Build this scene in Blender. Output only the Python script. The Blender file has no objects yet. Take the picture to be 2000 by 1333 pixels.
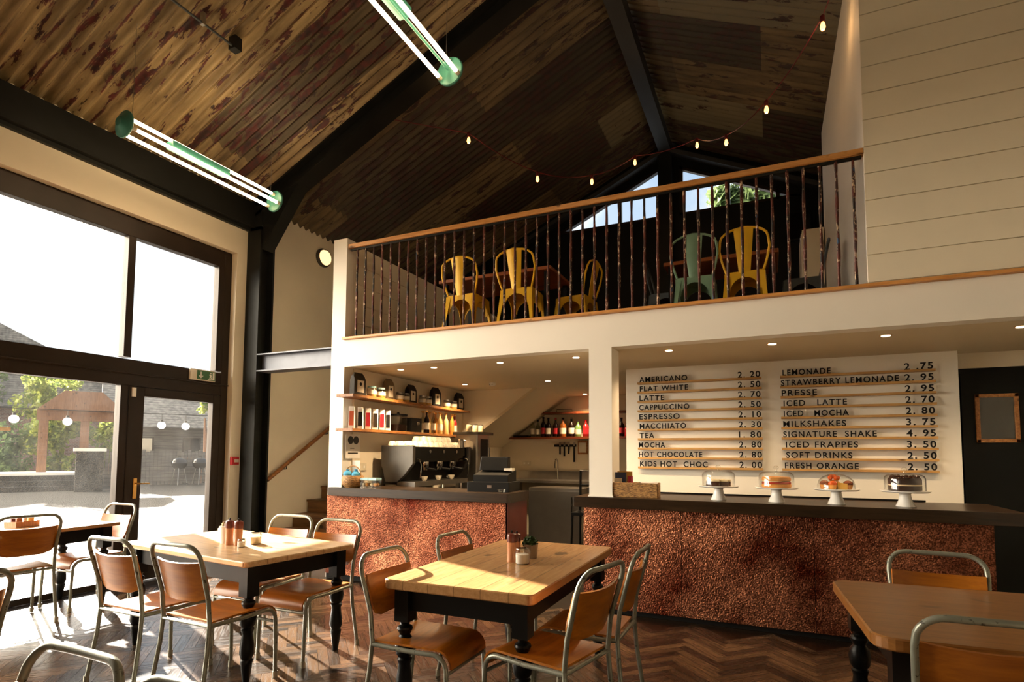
import bpy, bmesh, math, random
from mathutils import Vector, Matrix
random.seed(7)
PI = math.pi
S = bpy.context.scene
COL = S.collection

# ------------------------------------------------------------------ camera
YAW, PIT, ROL = -0.42644, 0.063523, 0.005576
FPX, PCX, PCY = 1101.95, 1003.36, 817.70
fw = Vector((math.sin(YAW)*math.cos(PIT), math.cos(YAW)*math.cos(PIT), math.sin(PIT)))
rt = Vector((math.cos(YAW), -math.sin(YAW), 0)); up = rt.cross(fw)
rt, up = rt*math.cos(ROL)+up*math.sin(ROL), up*math.cos(ROL)-rt*math.sin(ROL)
cam = bpy.data.cameras.new('camera'); camo = bpy.data.objects.new('camera', cam); COL.objects.link(camo)
cam.sensor_width = 36; cam.sensor_fit = 'HORIZONTAL'; cam.lens = FPX*36/2000
cam.shift_x = (1000-PCX)/2000; cam.shift_y = (PCY-666.5)/2000
cam.clip_start = 0.02; cam.clip_end = 300
camo.matrix_world = Matrix.Translation((0, 0, 1.43)) @ Matrix((rt, up, -fw)).transposed().to_4x4()
S.camera = camo

# ------------------------------------------------------------------ world, sun, exposure
S.view_settings.view_transform = 'Standard'; S.view_settings.look = 'None'
S.view_settings.gamma = 1; S.view_settings.use_curve_mapping = False
S.view_settings.exposure = 0.35
SUN = Vector((-0.8590, 0.3430, 0.3294)).normalized()
w = bpy.data.worlds.new('sky'); S.world = w; w.use_nodes = True
nt = w.node_tree; N = nt.nodes; L = nt.links; N.clear()
def wn(t, **k):
    n = N.new(t)
    for a, b in k.items(): setattr(n, a, b)
    return n
tc = wn('ShaderNodeTexCoord'); out = wn('ShaderNodeOutputWorld'); bg = wn('ShaderNodeBackground')
def vdot(v):
    n = wn('ShaderNodeVectorMath', operation='DOT_PRODUCT'); L.new(tc.outputs['Generated'], n.inputs[0]); n.inputs[1].default_value = v; return n.outputs['Value']
def mr(x, a, b, c, d, smooth=False):
    n = wn('ShaderNodeMapRange'); n.interpolation_type = 'SMOOTHSTEP' if smooth else 'LINEAR'
    L.new(x, n.inputs['Value'])
    for k, v in zip(('From Min', 'From Max', 'To Min', 'To Max'), (a, b, c, d)): n.inputs[k].default_value = v
    return n.outputs['Result']
def cmix(f, a, b):
    n = wn('ShaderNodeMix', data_type='RGBA')
    if hasattr(f, 'links'): L.new(f, n.inputs['Factor'])
    else: n.inputs['Factor'].default_value = f
    for s, i in ((a, 6), (b, 7)):
        if hasattr(s, 'links'): L.new(s, n.inputs[i])
        else: n.inputs[i].default_value = (*s, 1)
    return n.outputs[2]
def cadd(a, k, f):
    n = wn('ShaderNodeMix', data_type='RGBA', blend_type='ADD'); L.new(f, n.inputs['Factor']); L.new(a, n.inputs[6]); n.inputs[7].default_value = (*k, 1); return n.outputs[2]
cl = wn('ShaderNodeTexNoise'); cl.inputs['Scale'].default_value = 5; cl.inputs['Detail'].default_value = 6; L.new(tc.outputs['Generated'], cl.inputs['Vector'])
sky = cmix(mr(vdot((0, 0, 1)), 0.0, 0.9, 0, 1, True), (0.60, 0.72, 0.82), (0.20, 0.38, 0.66))
sky = cmix(mr(cl.outputs['Fac'], 0.40, 0.60, 0, 0.9, True), sky, (0.98, 1.0, 1.0))
sky = cadd(sky, (0.35, 0.33, 0.30), mr(vdot(SUN), 0.45, 1.0, 0, 1, True))
sky = cadd(sky, (8.0, 7.0, 5.5), mr(vdot(SUN), 0.985, 1.0, 0, 1, True))
SKY_FILL = Vector((-0.82, -0.54, 0.13)).normalized()  # bright patch of sky added out of view to fill the interior
sky = cadd(sky, (20, 17.3, 13.5), mr(vdot(SKY_FILL), 0.55, 0.97, 0, 1, True))
L.new(sky, bg.inputs['Color']); bg.inputs['Strength'].default_value = 1.0
L.new(bg.outputs[0], out.inputs['Surface'])
sl = bpy.data.lights.new('sun', 'SUN'); sl.energy = 42; sl.angle = 0.012; sl.color = (1.0, 0.91, 0.78)
so = bpy.data.objects.new('sun', sl); COL.objects.link(so); so.location = SUN*30; so.rotation_euler = SUN.to_track_quat('Z', 'Y').to_euler()

# ------------------------------------------------------------------ materials
def lin(h):
    h = h.lstrip('#'); r = []
    for i in (0, 2, 4):
        c = int(h[i:i+2], 16)/255; r.append(c/12.92 if c <= .04045 else ((c+.055)/1.055)**2.4)
    return tuple(r)
class Mt:
    def __init__(s, name):
        s.m = bpy.data.materials.new(name); s.m.use_nodes = True; s.t = s.m.node_tree; s.N = s.t.nodes; s.L = s.t.links
        s.b = s.N['Principled BSDF']; s._tc = None
    def n(s, t, **k):
        n = s.N.new(t)
        for a, b in k.items(): setattr(n, a, b)
        return n
    def co(s, scale=(1, 1, 1), rot=(0, 0, 0), kind='Object'):
        if s._tc is None: s._tc = s.n('ShaderNodeTexCoord')
        m = s.n('ShaderNodeMapping'); m.inputs['Scale'].default_value = scale; m.inputs['Rotation'].default_value = rot
        s.L.new(s._tc.outputs[kind], m.inputs['Vector']); return m.outputs[0]
    def noise(s, v, scale, detail=3, rough=.5, dist=0):
        n = s.n('ShaderNodeTexNoise'); s.L.new(v, n.inputs['Vector']); n.inputs['Scale'].default_value = scale
        n.inputs['Detail'].default_value = detail; n.inputs['Roughness'].default_value = rough; n.inputs['Distortion'].default_value = dist
        return n.outputs['Fac']
    def mr(s, x, a, b, c=0, d=1):
        n = s.n('ShaderNodeMapRange'); s.L.new(x, n.inputs['Value'])
        for k, v in zip(('From Min', 'From Max', 'To Min', 'To Max'), (a, b, c, d)): n.inputs[k].default_value = v
        return n.outputs['Result']
    def math(s, op, a, b=0.0):
        n = s.n('ShaderNodeMath', operation=op)
        for i, x in enumerate((a, b)):
            if hasattr(x, 'links'): s.L.new(x, n.inputs[i])
            else: n.inputs[i].default_value = x
        return n.outputs[0]
    def mix(s, f, a, b, bt='MIX'):
        n = s.n('ShaderNodeMix', data_type='RGBA', blend_type=bt)
        if hasattr(f, 'links'): s.L.new(f, n.inputs['Factor'])
        else: n.inputs['Factor'].default_value = f
        for x, i in ((a, 6), (b, 7)):
            if hasattr(x, 'links'): s.L.new(x, n.inputs[i])
            else: n.inputs[i].default_value = (*x, 1)
        return n.outputs[2]
    def sep(s, v):
        n = s.n('ShaderNodeSeparateXYZ'); s.L.new(v, n.inputs[0]); return n.outputs
    def bump(s, h, strength=.3, dist=.01):
        n = s.n('ShaderNodeBump'); s.L.new(h, n.inputs['Height']); n.inputs['Strength'].default_value = strength; n.inputs['Distance'].default_value = dist
        s.L.new(n.outputs[0], s.b.inputs['Normal'])
    def base(s, c, rough=.5, metal=0, spec=None):
        if hasattr(c, 'links'): s.L.new(c, s.b.inputs['Base Color'])
        else: s.b.inputs['Base Color'].default_value = (*c, 1)
        if hasattr(rough, 'links'): s.L.new(rough, s.b.inputs['Roughness'])
        else: s.b.inputs['Roughness'].default_value = rough
        s.b.inputs['Metallic'].default_value = metal
        if spec is not None: s.b.inputs['Specular IOR Level'].default_value = spec
        return s.m
M = {}
def plain(name, hexc, rough=.5, metal=0, var=.12, sc=6):
    m = Mt(name); c = lin(hexc) if isinstance(hexc, str) else hexc
    f = m.noise(m.co(), sc, 4)
    M[name] = m.base(m.mix(m.mr(f, .3, .7), tuple(x*(1-var) for x in c), tuple(min(1, x*(1+var)) for x in c)), rough, metal)
def wood(name, c1, c2, axis='x', rough=.35, sc=1.0, knots=True, plank=None):
    m = Mt(name); scale = {'x': (1.2, 14, 14), 'y': (14, 1.2, 14), 'z': (14, 14, 1.2)}[axis]
    v = m.co(scale); g = m.noise(v, 2.2*sc, 6, .6, .6); g2 = m.noise(v, 9*sc, 3)
    f = m.math('ADD', m.math('MULTIPLY', g, .75), m.math('MULTIPLY', g2, .25))
    col = m.mix(m.mr(f, .32, .68), lin(c1), lin(c2))
    if knots:
        k = m.noise(m.co(tuple(4 if s > 5 else 2.2 for s in scale)), 2.2*sc, 1)
        col = m.mix(m.mr(k, .69, .76), col, tuple(x*.30 for x in lin(c1)))
    if plank:
        o = m.sep(m.co()); p = m.math('FRACT', m.math('DIVIDE', o[plank[0]], plank[1]))
        line = m.math('LESS_THAN', p, .018)
        wn_ = m.n('ShaderNodeTexWhiteNoise', noise_dimensions='1D'); m.L.new(m.math('FLOOR', m.math('DIVIDE', o[plank[0]], plank[1])), wn_.inputs['W'])
        col = m.mix(m.mr(wn_.outputs['Value'], 0, 1, 0, .35), col, lin(c1))
        col = m.mix(line, col, tuple(x*.35 for x in lin(c1)))
    m.bump(f, .08, .004)
    M[name] = m.base(col, rough)
plain('wall_paint', '#ded2ba', .75, var=.03, sc=2)
plain('white_paint', '#e9e3d6', .6, var=.02, sc=2)
plain('board_white', '#e6dcc4', .6, var=.03, sc=3)
plain('soffit_paint', '#cfbf9f', .8, var=.02, sc=2)
plain('steel_dark', '#1c1d1b', .45, .2, var=.25, sc=3)
plain('beam_grey', '#303233', .6, .0)
plain('frame_bronze', '#2a2018', .4, .1, var=.2, sc=3)
plain('wall_black', '#070a09', .5, var=.2)
plain('black', '#0c0c0c', .35, var=.15)
plain('black_gloss', '#070707', .12, var=.1)
plain('table_black', '#0b0d0d', .35, var=.3, sc=5)
plain('till_grey', '#100e0a', .5)
plain('machine_grey', '#4c4842', .35, .5)
plain('steel', '#a7a29a', .28, .95, var=.06)
plain('chrome', '#d8d5cf', .1, 1.0, var=.03)
plain('brass', '#c79a55', .3, .9)
plain('teal', '#3f7f70', .45, .1, var=.15)
plain('yellow_metal', '#e9b51f', .38, .15, var=.12, sc=4)
plain('green_metal', '#7fa083', .4, .15, var=.12, sc=4)
plain('grey_metal', '#4b5155', .4, .4)
plain('cup_cream', '#d6cdba', .25, var=.03); plain('beam_blue', '#565a64', .45, .2); plain('porcelain', '#eeece6', .15, var=.02)
plain('paper', '#e9e4da', .7, var=.03)
plain('paper_black', '#161413', .55)
plain('kraft', '#2c2418', .6)
plain('kraft_light', '#6c5a41', .6)
plain('red_plastic', '#b3161b', .4)
plain('red_pack', '#a3202a', .4)
plain('orange_pack', '#d0623e', .5)
plain('navy_pack', '#1d2d55', .35)
plain('blue_cloth', '#3f8fb3', .8)
plain('exit_green', '#3c6b45', .5)
plain('cable_red', '#5c0f16', .5)
plain('copper_edge', '#5b1d10', .4, .4)
plain('mill_dark', '#5f2412', .3)
plain('lid_blue', '#8fb7bd', .4)
plain('socket', '#cfc5ae', .4)
plain('shadow_gap', '#060504', .9)
plain('leaf_herb', '#2f4a1c', .6, var=.5, sc=30)
plain('garment', '#2a1a13', .6)
wood('pine_top', '#b98f60', '#e0c196', 'x', .3, plank=(1, .148))
wood('pine_top_y', '#9a7044', '#bd9160', 'y', .27, plank=(0, .152))
wood('pine_dark', '#704720', '#98662f', 'x', .3, plank=(1, .15))
wood('ply', '#7b4009', '#b36c16', 'x', .3, .6, False)
wood('ply_red', '#873613', '#a84d1f', 'x', .3, .6, False)
wood('worktop', '#1b120a', '#352617', 'x', .30, .8)
wood('rail_wood', '#b27333', '#dba15c', 'x', .4, 1.4)
wood('shelf_wood', '#7d4a20', '#c58a4c', 'y', .4, 1.2)
wood('shelf_wood_x', '#55250f', '#7b3a1a', 'x', .4, 1.2)
wood('stair_wood', '#5e3d1e', '#8b6236', 'x', .45)
wood('menu_wood', '#a2763c', '#c99f5f', 'x', .5, 1.2)
wood('mezz_table', '#7c3d1a', '#a85d2d', 'x', .35)
wood('rail_reclaimed', '#4a2411', '#b37a3f', 'y', .45, 3)
wood('pergola_wood', '#6d4a30', '#93694a', 'z', .7)
wood('mill_wood', '#a35f37', '#cf9468', 'z', .35, 3, False)
# copper
m = Mt('copper'); v = m.co()
fine = m.noise(v, 100, 2, .7); big = m.noise(v, 2.1, 4, .6); vor = m.n('ShaderNodeTexVoronoi'); m.L.new(v, vor.inputs['Vector']); vor.inputs['Scale'].default_value = 95
oi = m.n('ShaderNodeObjectInfo')
c = m.mix(m.mr(big, .32, .68), lin('#551e0f'), lin('#c98562'))
c = m.mix(m.mr(m.noise(v, .9, 3, .6), .52, .66, 0, .6), c, lin('#3a1409'))
c = m.mix(m.mr(fine, .44, .58), m.mix(.75, c, lin('#140402')), c)
c = m.mix(m.mr(oi.outputs['Random'], 0, 1, 0, .28), c, lin('#5a1a0c'))
m.bump(m.math('ADD', m.math('MULTIPLY', vor.outputs['Distance'], .8), fine), .55, .012)
M['copper'] = m.base(c, m.mr(fine, .3, .7, .48, .34), 1.0)
# painted tube with chips
def tube_paint(name, hexc, chip):
    m = Mt(name); v = m.co(); f = m.noise(v, 38, 4, .65)
    M[name] = m.base(m.mix(m.mr(f, .60, .66), m.mix(m.mr(m.noise(v, 9, 2), .3, .7), tuple(x*.75 for x in lin(hexc)), lin(hexc)), lin(chip)), .32, .35)
tube_paint('tube_grey', '#8b8d7f', '#3a352b')
tube_paint('tube_pale', '#a29d8a', '#4a4335')
# rusty reclaimed balusters
m = Mt('baluster_rust'); v = m.co((1, 1, .45)); f = m.noise(v, 45, 4, .7); g = m.noise(v, 16, 3)
c = m.mix(m.mr(g, .4, .6), lin('#20130f'), lin('#5b2415'))
c = m.mix(m.mr(f, .57, .62), c, lin('#c4a98c')); c = m.mix(m.mr(m.noise(m.co((1, 1, .4)), 22, 2), .68, .72), c, lin('#27415c'))
m.bump(f, .5, .006); M['baluster_rust'] = m.base(c, .5, .2)
# corrugated painted roof sheets
def roof_mat(name, k):
    m = Mt(name); v = m.co(); o = m.sep(v)
    sid = m.math('FLOOR', m.math('DIVIDE', o[1], .83)); row = m.math('FLOOR', m.math('DIVIDE', m.math('ADD', o[0], m.math('MULTIPLY', m.math('MODULO', sid, 2), 1.1)), 2.35))
    wnz = m.n('ShaderNodeTexWhiteNoise', noise_dimensions='2D'); cb = m.n('ShaderNodeCombineXYZ'); m.L.new(sid, cb.inputs[0]); m.L.new(row, cb.inputs[1]); m.L.new(cb.outputs[0], wnz.inputs['Vector'])
    tone = wnz.outputs['Value']
    st = m.noise(m.co((.9, 8, .9)), 1.5, 5, .6)
    paint = m.mix(m.mr(st, .3, .7), lin('#4d3b22'), lin('#ab9468'))
    paint = m.mix(m.mr(tone, .25, .8, 0, .85), paint, lin('#211f12')); paint = m.mix(m.mr(tone, .07, 0), paint, lin('#98957a'))
    rust = m.noise(m.co((1.1, 6.5, 1.1)), 1.9, 6, .68, .25); thr = m.mr(tone, 0, 1, .58, .49)
    rm = m.mr(m.math('SUBTRACT', rust, thr), 0, .025)
    c = m.mix(rm, paint, m.mix(m.mr(m.noise(v, 14, 3), .35, .65), lin('#4d150e'), lin('#220d08')))
    c = m.mix(k, c, lin('#17140b'))  # k darkens the sheets, painting the dim light under the roof into their colour
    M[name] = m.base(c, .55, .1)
roof_mat('roof_sheets', 0.0); roof_mat('roof_sheets_shaded', 0.55)
# planks of the parquet floor
m = Mt('parquet'); at = m.n('ShaderNodeAttribute', attribute_name='tone'); uv = m.n('ShaderNodeUVMap')
mp = m.n('ShaderNodeMapping'); mp.inputs['Scale'].default_value = (1.5, 16, 1); m.L.new(uv.outputs[0], mp.inputs['Vector'])
g = m.noise(mp.outputs[0], 3, 5, .6, .08)
c = m.mix(at.outputs['Fac'], lin('#1a120b'), lin('#654c35')); c = m.mix(m.mr(g, .35, .7, 0, .55), c, lin('#1c120a'))
m.bump(g, .04, .002); M['parquet'] = m.base(c, m.mr(g, .3, .7, .17, .34))
# gravel
m = Mt('gravel'); v = m.co(); vo = m.n('ShaderNodeTexVoronoi'); m.L.new(v, vo.inputs['Vector']); vo.inputs['Scale'].default_value = 26
bigp = m.noise(v, .9, 4)
c = m.mix(m.mr(vo.outputs['Distance'], .1, .8), lin('#575146'), lin('#27231d')); c = m.mix(m.mr(bigp, .4, .7, 0, .5), c, lin('#3c3830'))
m.bump(vo.outputs['Distance'], .9, .05); M['gravel'] = m.base(c, .75)
# tiles, weatherboard, brick, foliage
m = Mt('roof_tiles'); o = m.sep(m.co()); rows = m.math('FRACT', m.math('MULTIPLY', o[2], 7.5))
c = m.mix(m.mr(m.noise(m.co(), 5, 4), .3, .7), lin('#54524f'), lin('#8b8780')); c = m.mix(m.mr(rows, .75, 1), c, lin('#2f2d2c')); M['roof_tiles'] = m.base(c, .8)
m = Mt('weatherboard'); o = m.sep(m.co()); rows = m.math('FRACT', m.math('MULTIPLY', o[2], 6))
c = m.mix(m.mr(m.noise(m.co((1, 1, 8)), 2, 4), .3, .7), lin('#4d4a46'), lin('#6e6860')); c = m.mix(m.mr(rows, .82, 1), c, lin('#22201d')); M['weatherboard'] = m.base(c, .8)
m = Mt('brick'); bt = m.n('ShaderNodeTexBrick'); m.L.new(m.co((1, 1, 1), (PI/2, 0, 0)), bt.inputs['Vector']); bt.inputs['Scale'].default_value = 3
bt.inputs['Color1'].default_value = (*lin('#8a6a5a'), 1); bt.inputs['Color2'].default_value = (*lin('#6f5347'), 1); bt.inputs['Mortar'].default_value = (*lin('#9b9388'), 1)
M['brick'] = m.base(bt.outputs['Color'], .85)
def foliage_mat(name, a, b):
    m = Mt(name); f = m.noise(m.co(), 2.2, 4, .7); c = m.mix(m.mr(f, .35, .65), lin(a), lin(b))
    m.base(c, .6)
    tr = m.n('ShaderNodeBsdfTranslucent'); m.L.new(c, tr.inputs['Color']); mx = m.n('ShaderNodeMixShader'); mx.inputs[0].default_value = .45
    m.L.new(m.b.outputs[0], mx.inputs[1]); m.L.new(tr.outputs[0], mx.inputs[2]); m.L.new(mx.outputs[0], m.N['Material Output'].inputs['Surface']); M[name] = m.m
foliage_mat('foliage', '#4f6a2a', '#b5b95e'); foliage_mat('foliage_dark', '#3c5232', '#7f9460')
# glass
def glass(name, dust=0.0, tint=(1, 1, 1), refl=1.0):
    m = Mt(name); m.N.remove(m.b)
    tr = m.n('ShaderNodeBsdfTransparent'); tr.inputs[0].default_value = (*tint, 1)
    gl = m.n('ShaderNodeBsdfGlossy'); gl.inputs['Roughness'].default_value = .02
    fr = m.n('ShaderNodeLayerWeight'); fr.inputs['Blend'].default_value = .5; fv = m.math('ADD', m.math('MULTIPLY', m.math('POWER', fr.outputs['Facing'], 4.0), .55), .022)
    mx = m.n('ShaderNodeMixShader'); m.L.new(m.math('MULTIPLY', fv, refl), mx.inputs[0]); m.L.new(tr.outputs[0], mx.inputs[1]); m.L.new(gl.outputs[0], mx.inputs[2])
    o = mx.outputs[0]
    if dust:
        tl = m.n('ShaderNodeBsdfTranslucent'); m2 = m.n('ShaderNodeMixShader')
        f = m.noise(m.co((1, 1, 1)), 3.0, 6, .7); m.L.new(m.mr(f, .35, .75, dust*.4, dust*1.6), m2.inputs[0]); m.L.new(o, m2.inputs[1]); m.L.new(tl.outputs[0], m2.inputs[2]); o = m2.outputs[0]
    m.L.new(o, m.N['Material Output'].inputs['Surface']); M[name] = m.m
glass('pane_glass', .004); glass('gable_glass'); glass('jar_glass', 0, (.95, .96, .95), 3.2); glass('amber_glass', 0, (.85, .62, .25), 1.5)
glass('bottle_clear', 0, (.8, .82, .75), 1.6)
plain('syrup_gold', '#dcb878', .15, var=.2, sc=12); plain('syrup_amber', '#b9803a', .15, var=.2, sc=12)
def glow(name, c, s):
    m = Mt(name); m.b.inputs['Base Color'].default_value = (*c, 1); m.b.inputs['Emission Color'].default_value = (*c, 1); m.b.inputs['Emission Strength'].default_value = s; M[name] = m.m
glow('tube_light', (1.0, .72, .42), 18.0); glow('spot_light', (1.0, .80, .52), 8.0); glow('bulb_light', (1.0, .45, .12), 3.5)
glow('wall_light', (1.0, .66, .32), 1.3); glow('globe_light', (1.0, .97, .92), 1.6)
def coloured(name, hexc, rough=.25): plain(name, hexc, rough, var=.1)
for nm, hx in (('liq_dark', '#1a0d08'), ('liq_red', '#8d1d1f'), ('liq_green', '#5f7f4a'), ('liq_amber', '#8a4a16'), ('liq_gold', '#c89a4c'), ('cap_gold', '#d9a55a'),
               ('label_white', '#d9d0bd'), ('cake_brown', '#3a2013'), ('cake_choc', '#2a150e'), ('cream', '#e2cfa8'), ('sponge', '#c98a45'), ('jam', '#9b2a1a'), ('orange_food', '#c9561c'), ('muffin', '#7a3b1c'), ('cheese', '#d9a94e'), ('sugar', '#e8e0d2')):
    coloured(nm, hx)
m = Mt('wicker'); o = m.sep(m.co()); a = m.math('SINE', m.math('MULTIPLY', o[2], 420)); b_ = m.math('SINE', m.math('MULTIPLY', m.math('ADD', o[0], o[1]), 300))
h = m.noise(m.co((26, 26, 120)), 1.6, 3, .6); c = m.mix(m.mr(h, .36, .62), lin('#4a2c10'), lin('#b98a4b')); m.bump(h, .6, .006); M['wicker'] = m.base(c, .6)
for k_ in ('worktop', 'steel_dark', 'wall_black', 'black', 'table_black', 'till_grey', 'shadow_gap', 'paper_black', 'frame_bronze', 'kraft', 'liq_dark'): M[k_].node_tree.nodes['Principled BSDF'].inputs['Specular IOR Level'].default_value = .22

# ------------------------------------------------------------------ mesh helpers
class B:
    def __init__(s): s.b = bmesh.new()
    def box(s, x0, x1, y0, y1, z0, z1, mat=None):
        v = [s.b.verts.new(p) for p in ((x0, y0, z0), (x1, y0, z0), (x1, y1, z0), (x0, y1, z0), (x0, y0, z1), (x1, y0, z1), (x1, y1, z1), (x0, y1, z1))]
        for f in ((3, 2, 1, 0), (4, 5, 6, 7), (0, 1, 5, 4), (1, 2, 6, 5), (2, 3, 7, 6), (3, 0, 4, 7)): s.b.faces.new([v[i] for i in f])
        if mat is not None:
            for x in v: x.co = mat @ x.co
        return s
    def prism(s, pts, off):
        """closed polygon pts (3D) extruded by vector off"""
        off = Vector(off); a = [s.b.verts.new(p) for p in pts]; c = [s.b.verts.new(Vector(p)+off) for p in pts]; n = len(pts)
        s.b.faces.new(a[::-1]); s.b.faces.new(c)
        for i in range(n): s.b.faces.new((a[i], a[(i+1) % n], c[(i+1) % n], c[i]))
        return s
    def rbox(s, x0, x1, y0, y1, z0, z1, r, n=5, ch=0.0):
        """box with rounded vertical corners and optional chamfer on top"""
        def ring(d, z):
            o = []
            for cx, cy, a0 in ((x1-r, y1-r, 0), (x0+r, y1-r, PI/2), (x0+r, y0+r, PI), (x1-r, y0+r, 1.5*PI)):
                for k in range(n+1):
                    a = a0+PI/2*k/n; o.append((cx+(r-d)*math.cos(a), cy+(r-d)*math.sin(a), z))
            return o
        rs = [ring(ch, z0), ring(0, z0+ch), ring(0, z1-ch), ring(ch, z1)] if ch else [ring(0, z0), ring(0, z1)]
        vs = [[s.b.verts.new(p) for p in q] for q in rs]; k = len(vs[0])
        s.b.faces.new(vs[0][::-1]); s.b.faces.new(vs[-1])
        for a, c in zip(vs, vs[1:]):
            for i in range(k): s.b.faces.new((a[i], a[(i+1) % k], c[(i+1) % k], c[i]))
        return s
    def tube(s, path, r, n=8, cap=True):
        P = [Vector(p) for p in path]; rings = []; ref = None
        for i, p in enumerate(P):
            t = (P[min(i+1, len(P)-1)]-P[max(i-1, 0)]).normalized()
            if ref is None: ref = t.orthogonal().normalized()
            ref = (ref-t*ref.dot(t)).normalized(); bi = t.cross(ref); rr = r[i] if isinstance(r, (list, tuple)) else r
            rings.append([s.b.verts.new(p+(ref*math.cos(2*PI*k/n)+bi*math.sin(2*PI*k/n))*rr) for k in range(n)])
        for a, c in zip(rings, rings[1:]):
            for k in range(n): s.b.faces.new((a[k], a[(k+1) % n], c[(k+1) % n], c[k]))
        if cap: s.b.faces.new(rings[0][::-1]); s.b.faces.new(rings[-1])
        return s
    def lathe(s, prof, c=(0, 0, 0), n=20, closed=True):
        c = Vector(c); rings = []
        for r, z in prof: rings.append([s.b.verts.new(c+Vector((r*math.cos(2*PI*k/n), r*math.sin(2*PI*k/n), z))) for k in range(n)])
        for a, d in zip(rings, rings[1:]):
            for k in range(n): s.b.faces.new((a[k], a[(k+1) % n], d[(k+1) % n], d[k]))
        if closed:
            s.b.faces.new(rings[0][::-1]); s.b.faces.new(rings[-1])
        return s
    def sheet(s, fn, nu, nv, th):
        """thin curved sheet with thickness; fn(u,v) in 0..1 -> point"""
        e = 1e-3; top = []; bot = []
        for i in range(nu+1):
            ra = []; rb = []
            for j in range(nv+1):
                u, v = i/nu, j/nv; p = Vector(fn(u, v))
                du = Vector(fn(min(1, u+e), v))-Vector(fn(max(0, u-e), v)); dv = Vector(fn(u, min(1, v+e)))-Vector(fn(u, max(0, v-e)))
                nn = du.cross(dv); nn = nn.normalized() if nn.length > 1e-12 else Vector((0, 0, 1))
                ra.append(s.b.verts.new(p+nn*th/2)); rb.append(s.b.verts.new(p-nn*th/2))
            top.append(ra); bot.append(rb)
        for i in range(nu):
            for j in range(nv):
                s.b.faces.new((top[i][j], top[i+1][j], top[i+1][j+1], top[i][j+1])); s.b.faces.new((bot[i][j+1], bot[i+1][j+1], bot[i+1][j], bot[i][j]))
        for i in range(nu):
            s.b.faces.new((top[i+1][0], top[i][0], bot[i][0], bot[i+1][0])); s.b.faces.new((top[i][nv], top[i+1][nv], bot[i+1][nv], bot[i][nv]))
        for j in range(nv):
            s.b.faces.new((top[0][j], top[0][j+1], bot[0][j+1], bot[0][j])); s.b.faces.new((top[nu][j+1], top[nu][j], bot[nu][j], bot[nu][j+1]))
        return s
    def ball(s, c, r, n=12, sq=(1, 1, 1)):
        k = n//2; prof = [(max(1e-4, math.sin(PI*i/k))*r, -math.cos(PI*i/k)*r) for i in range(k+1)]
        i0 = len(s.b.verts); s.lathe(prof, (0, 0, 0), n); s.b.verts.ensure_lookup_table()
        for v in s.b.verts[i0:]: v.co = Vector((v.co.x*sq[0], v.co.y*sq[1], v.co.z*sq[2]))+Vector(c)
        return s
    def build(s, name, mat, parent=None, smooth=False, bevel=0):
        bmesh.ops.recalc_face_normals(s.b, faces=s.b.faces)
        me = bpy.data.meshes.new(name); s.b.to_mesh(me); s.b.free()
        me.materials.append(M[mat] if isinstance(mat, str) else mat)
        if smooth:
            for p in me.polygons: p.use_smooth = True
        o = bpy.data.objects.new(name, me); COL.objects.link(o)
        if smooth: smooth_edges(me)
        if parent: o.parent = parent
        if bevel:
            md = o.modifiers.new('bevel', 'BEVEL'); md.width = bevel; md.segments = 2; md.limit_method = 'ANGLE'
        return o
def smooth_edges(me, ang=40):
    try: me.set_sharp_from_angle(angle=math.radians(ang))
    except Exception: pass
def tag(o, label, cat, group=None, kind=None):
    if label: o['label'] = label
    if cat: o['category'] = cat
    if group: o['group'] = group
    if kind: o['kind'] = kind
    return o
def thing(name, label, cat, loc=(0, 0, 0), rot=0, group=None):
    o = bpy.data.objects.new(name, None); COL.objects.link(o); o.empty_display_size = .1
    o.location = loc; o.rotation_euler = (0, 0, rot); return tag(o, label, cat, group)
def struct(b, name, mat, label=None, parent=None, **k):
    o = b.build(name, mat, parent, **k)
    if parent is None:
        o['kind'] = 'structure'
        if label: o['label'] = label
    return o
def dup(root, loc, rot, label, group=None, mats=None, scale=None):
    def cp(o, parent):
        c = o.copy(); COL.objects.link(c)
        if parent: c.parent = parent
        for ch in o.children: cp(ch, c)
        return c
    r = cp(root, None); r.location = loc; r.rotation_euler = (0, 0, rot); r['label'] = label
    if group: r['group'] = group
    if scale: r.scale = (scale,)*3
    return r
def arc(c, r, a0, a1, n, ax=0):
    """arc in plane: ax=0 -> YZ, 1 -> XZ, 2 -> XY"""
    o = []
    for i in range(n+1):
        a = a0+(a1-a0)*i/n; p, q = r*math.cos(a), r*math.sin(a)
        o.append((c[0], c[1]+p, c[2]+q) if ax == 0 else (c[0]+p, c[1], c[2]+q) if ax == 1 else (c[0]+p, c[1]+q, c[2]))
    return o
def lerp(a, b, t): return tuple(x+(y-x)*t for x, y in zip(a, b))


# ================================================================== STRUCTURE
XW, XR, XA = -6.3, 3.16, -1.57           # left wall face, right wall face, ridge
TAN = math.tan(math.radians(25)); ZE = 4.77
def zroof(x): return ZE+TAN*(x-XW) if x <= XA else ZE+TAN*(2*XA-XW-x)
ZA = zroof(XA); YB, YF = 9.95, -4.6
b = B(); b.box(-6.5, XR+.2, YF-.2, YB+.2, -.2, -.004); struct(b, 'floor', 'parquet', 'brown herringbone parquet floor')
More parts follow.
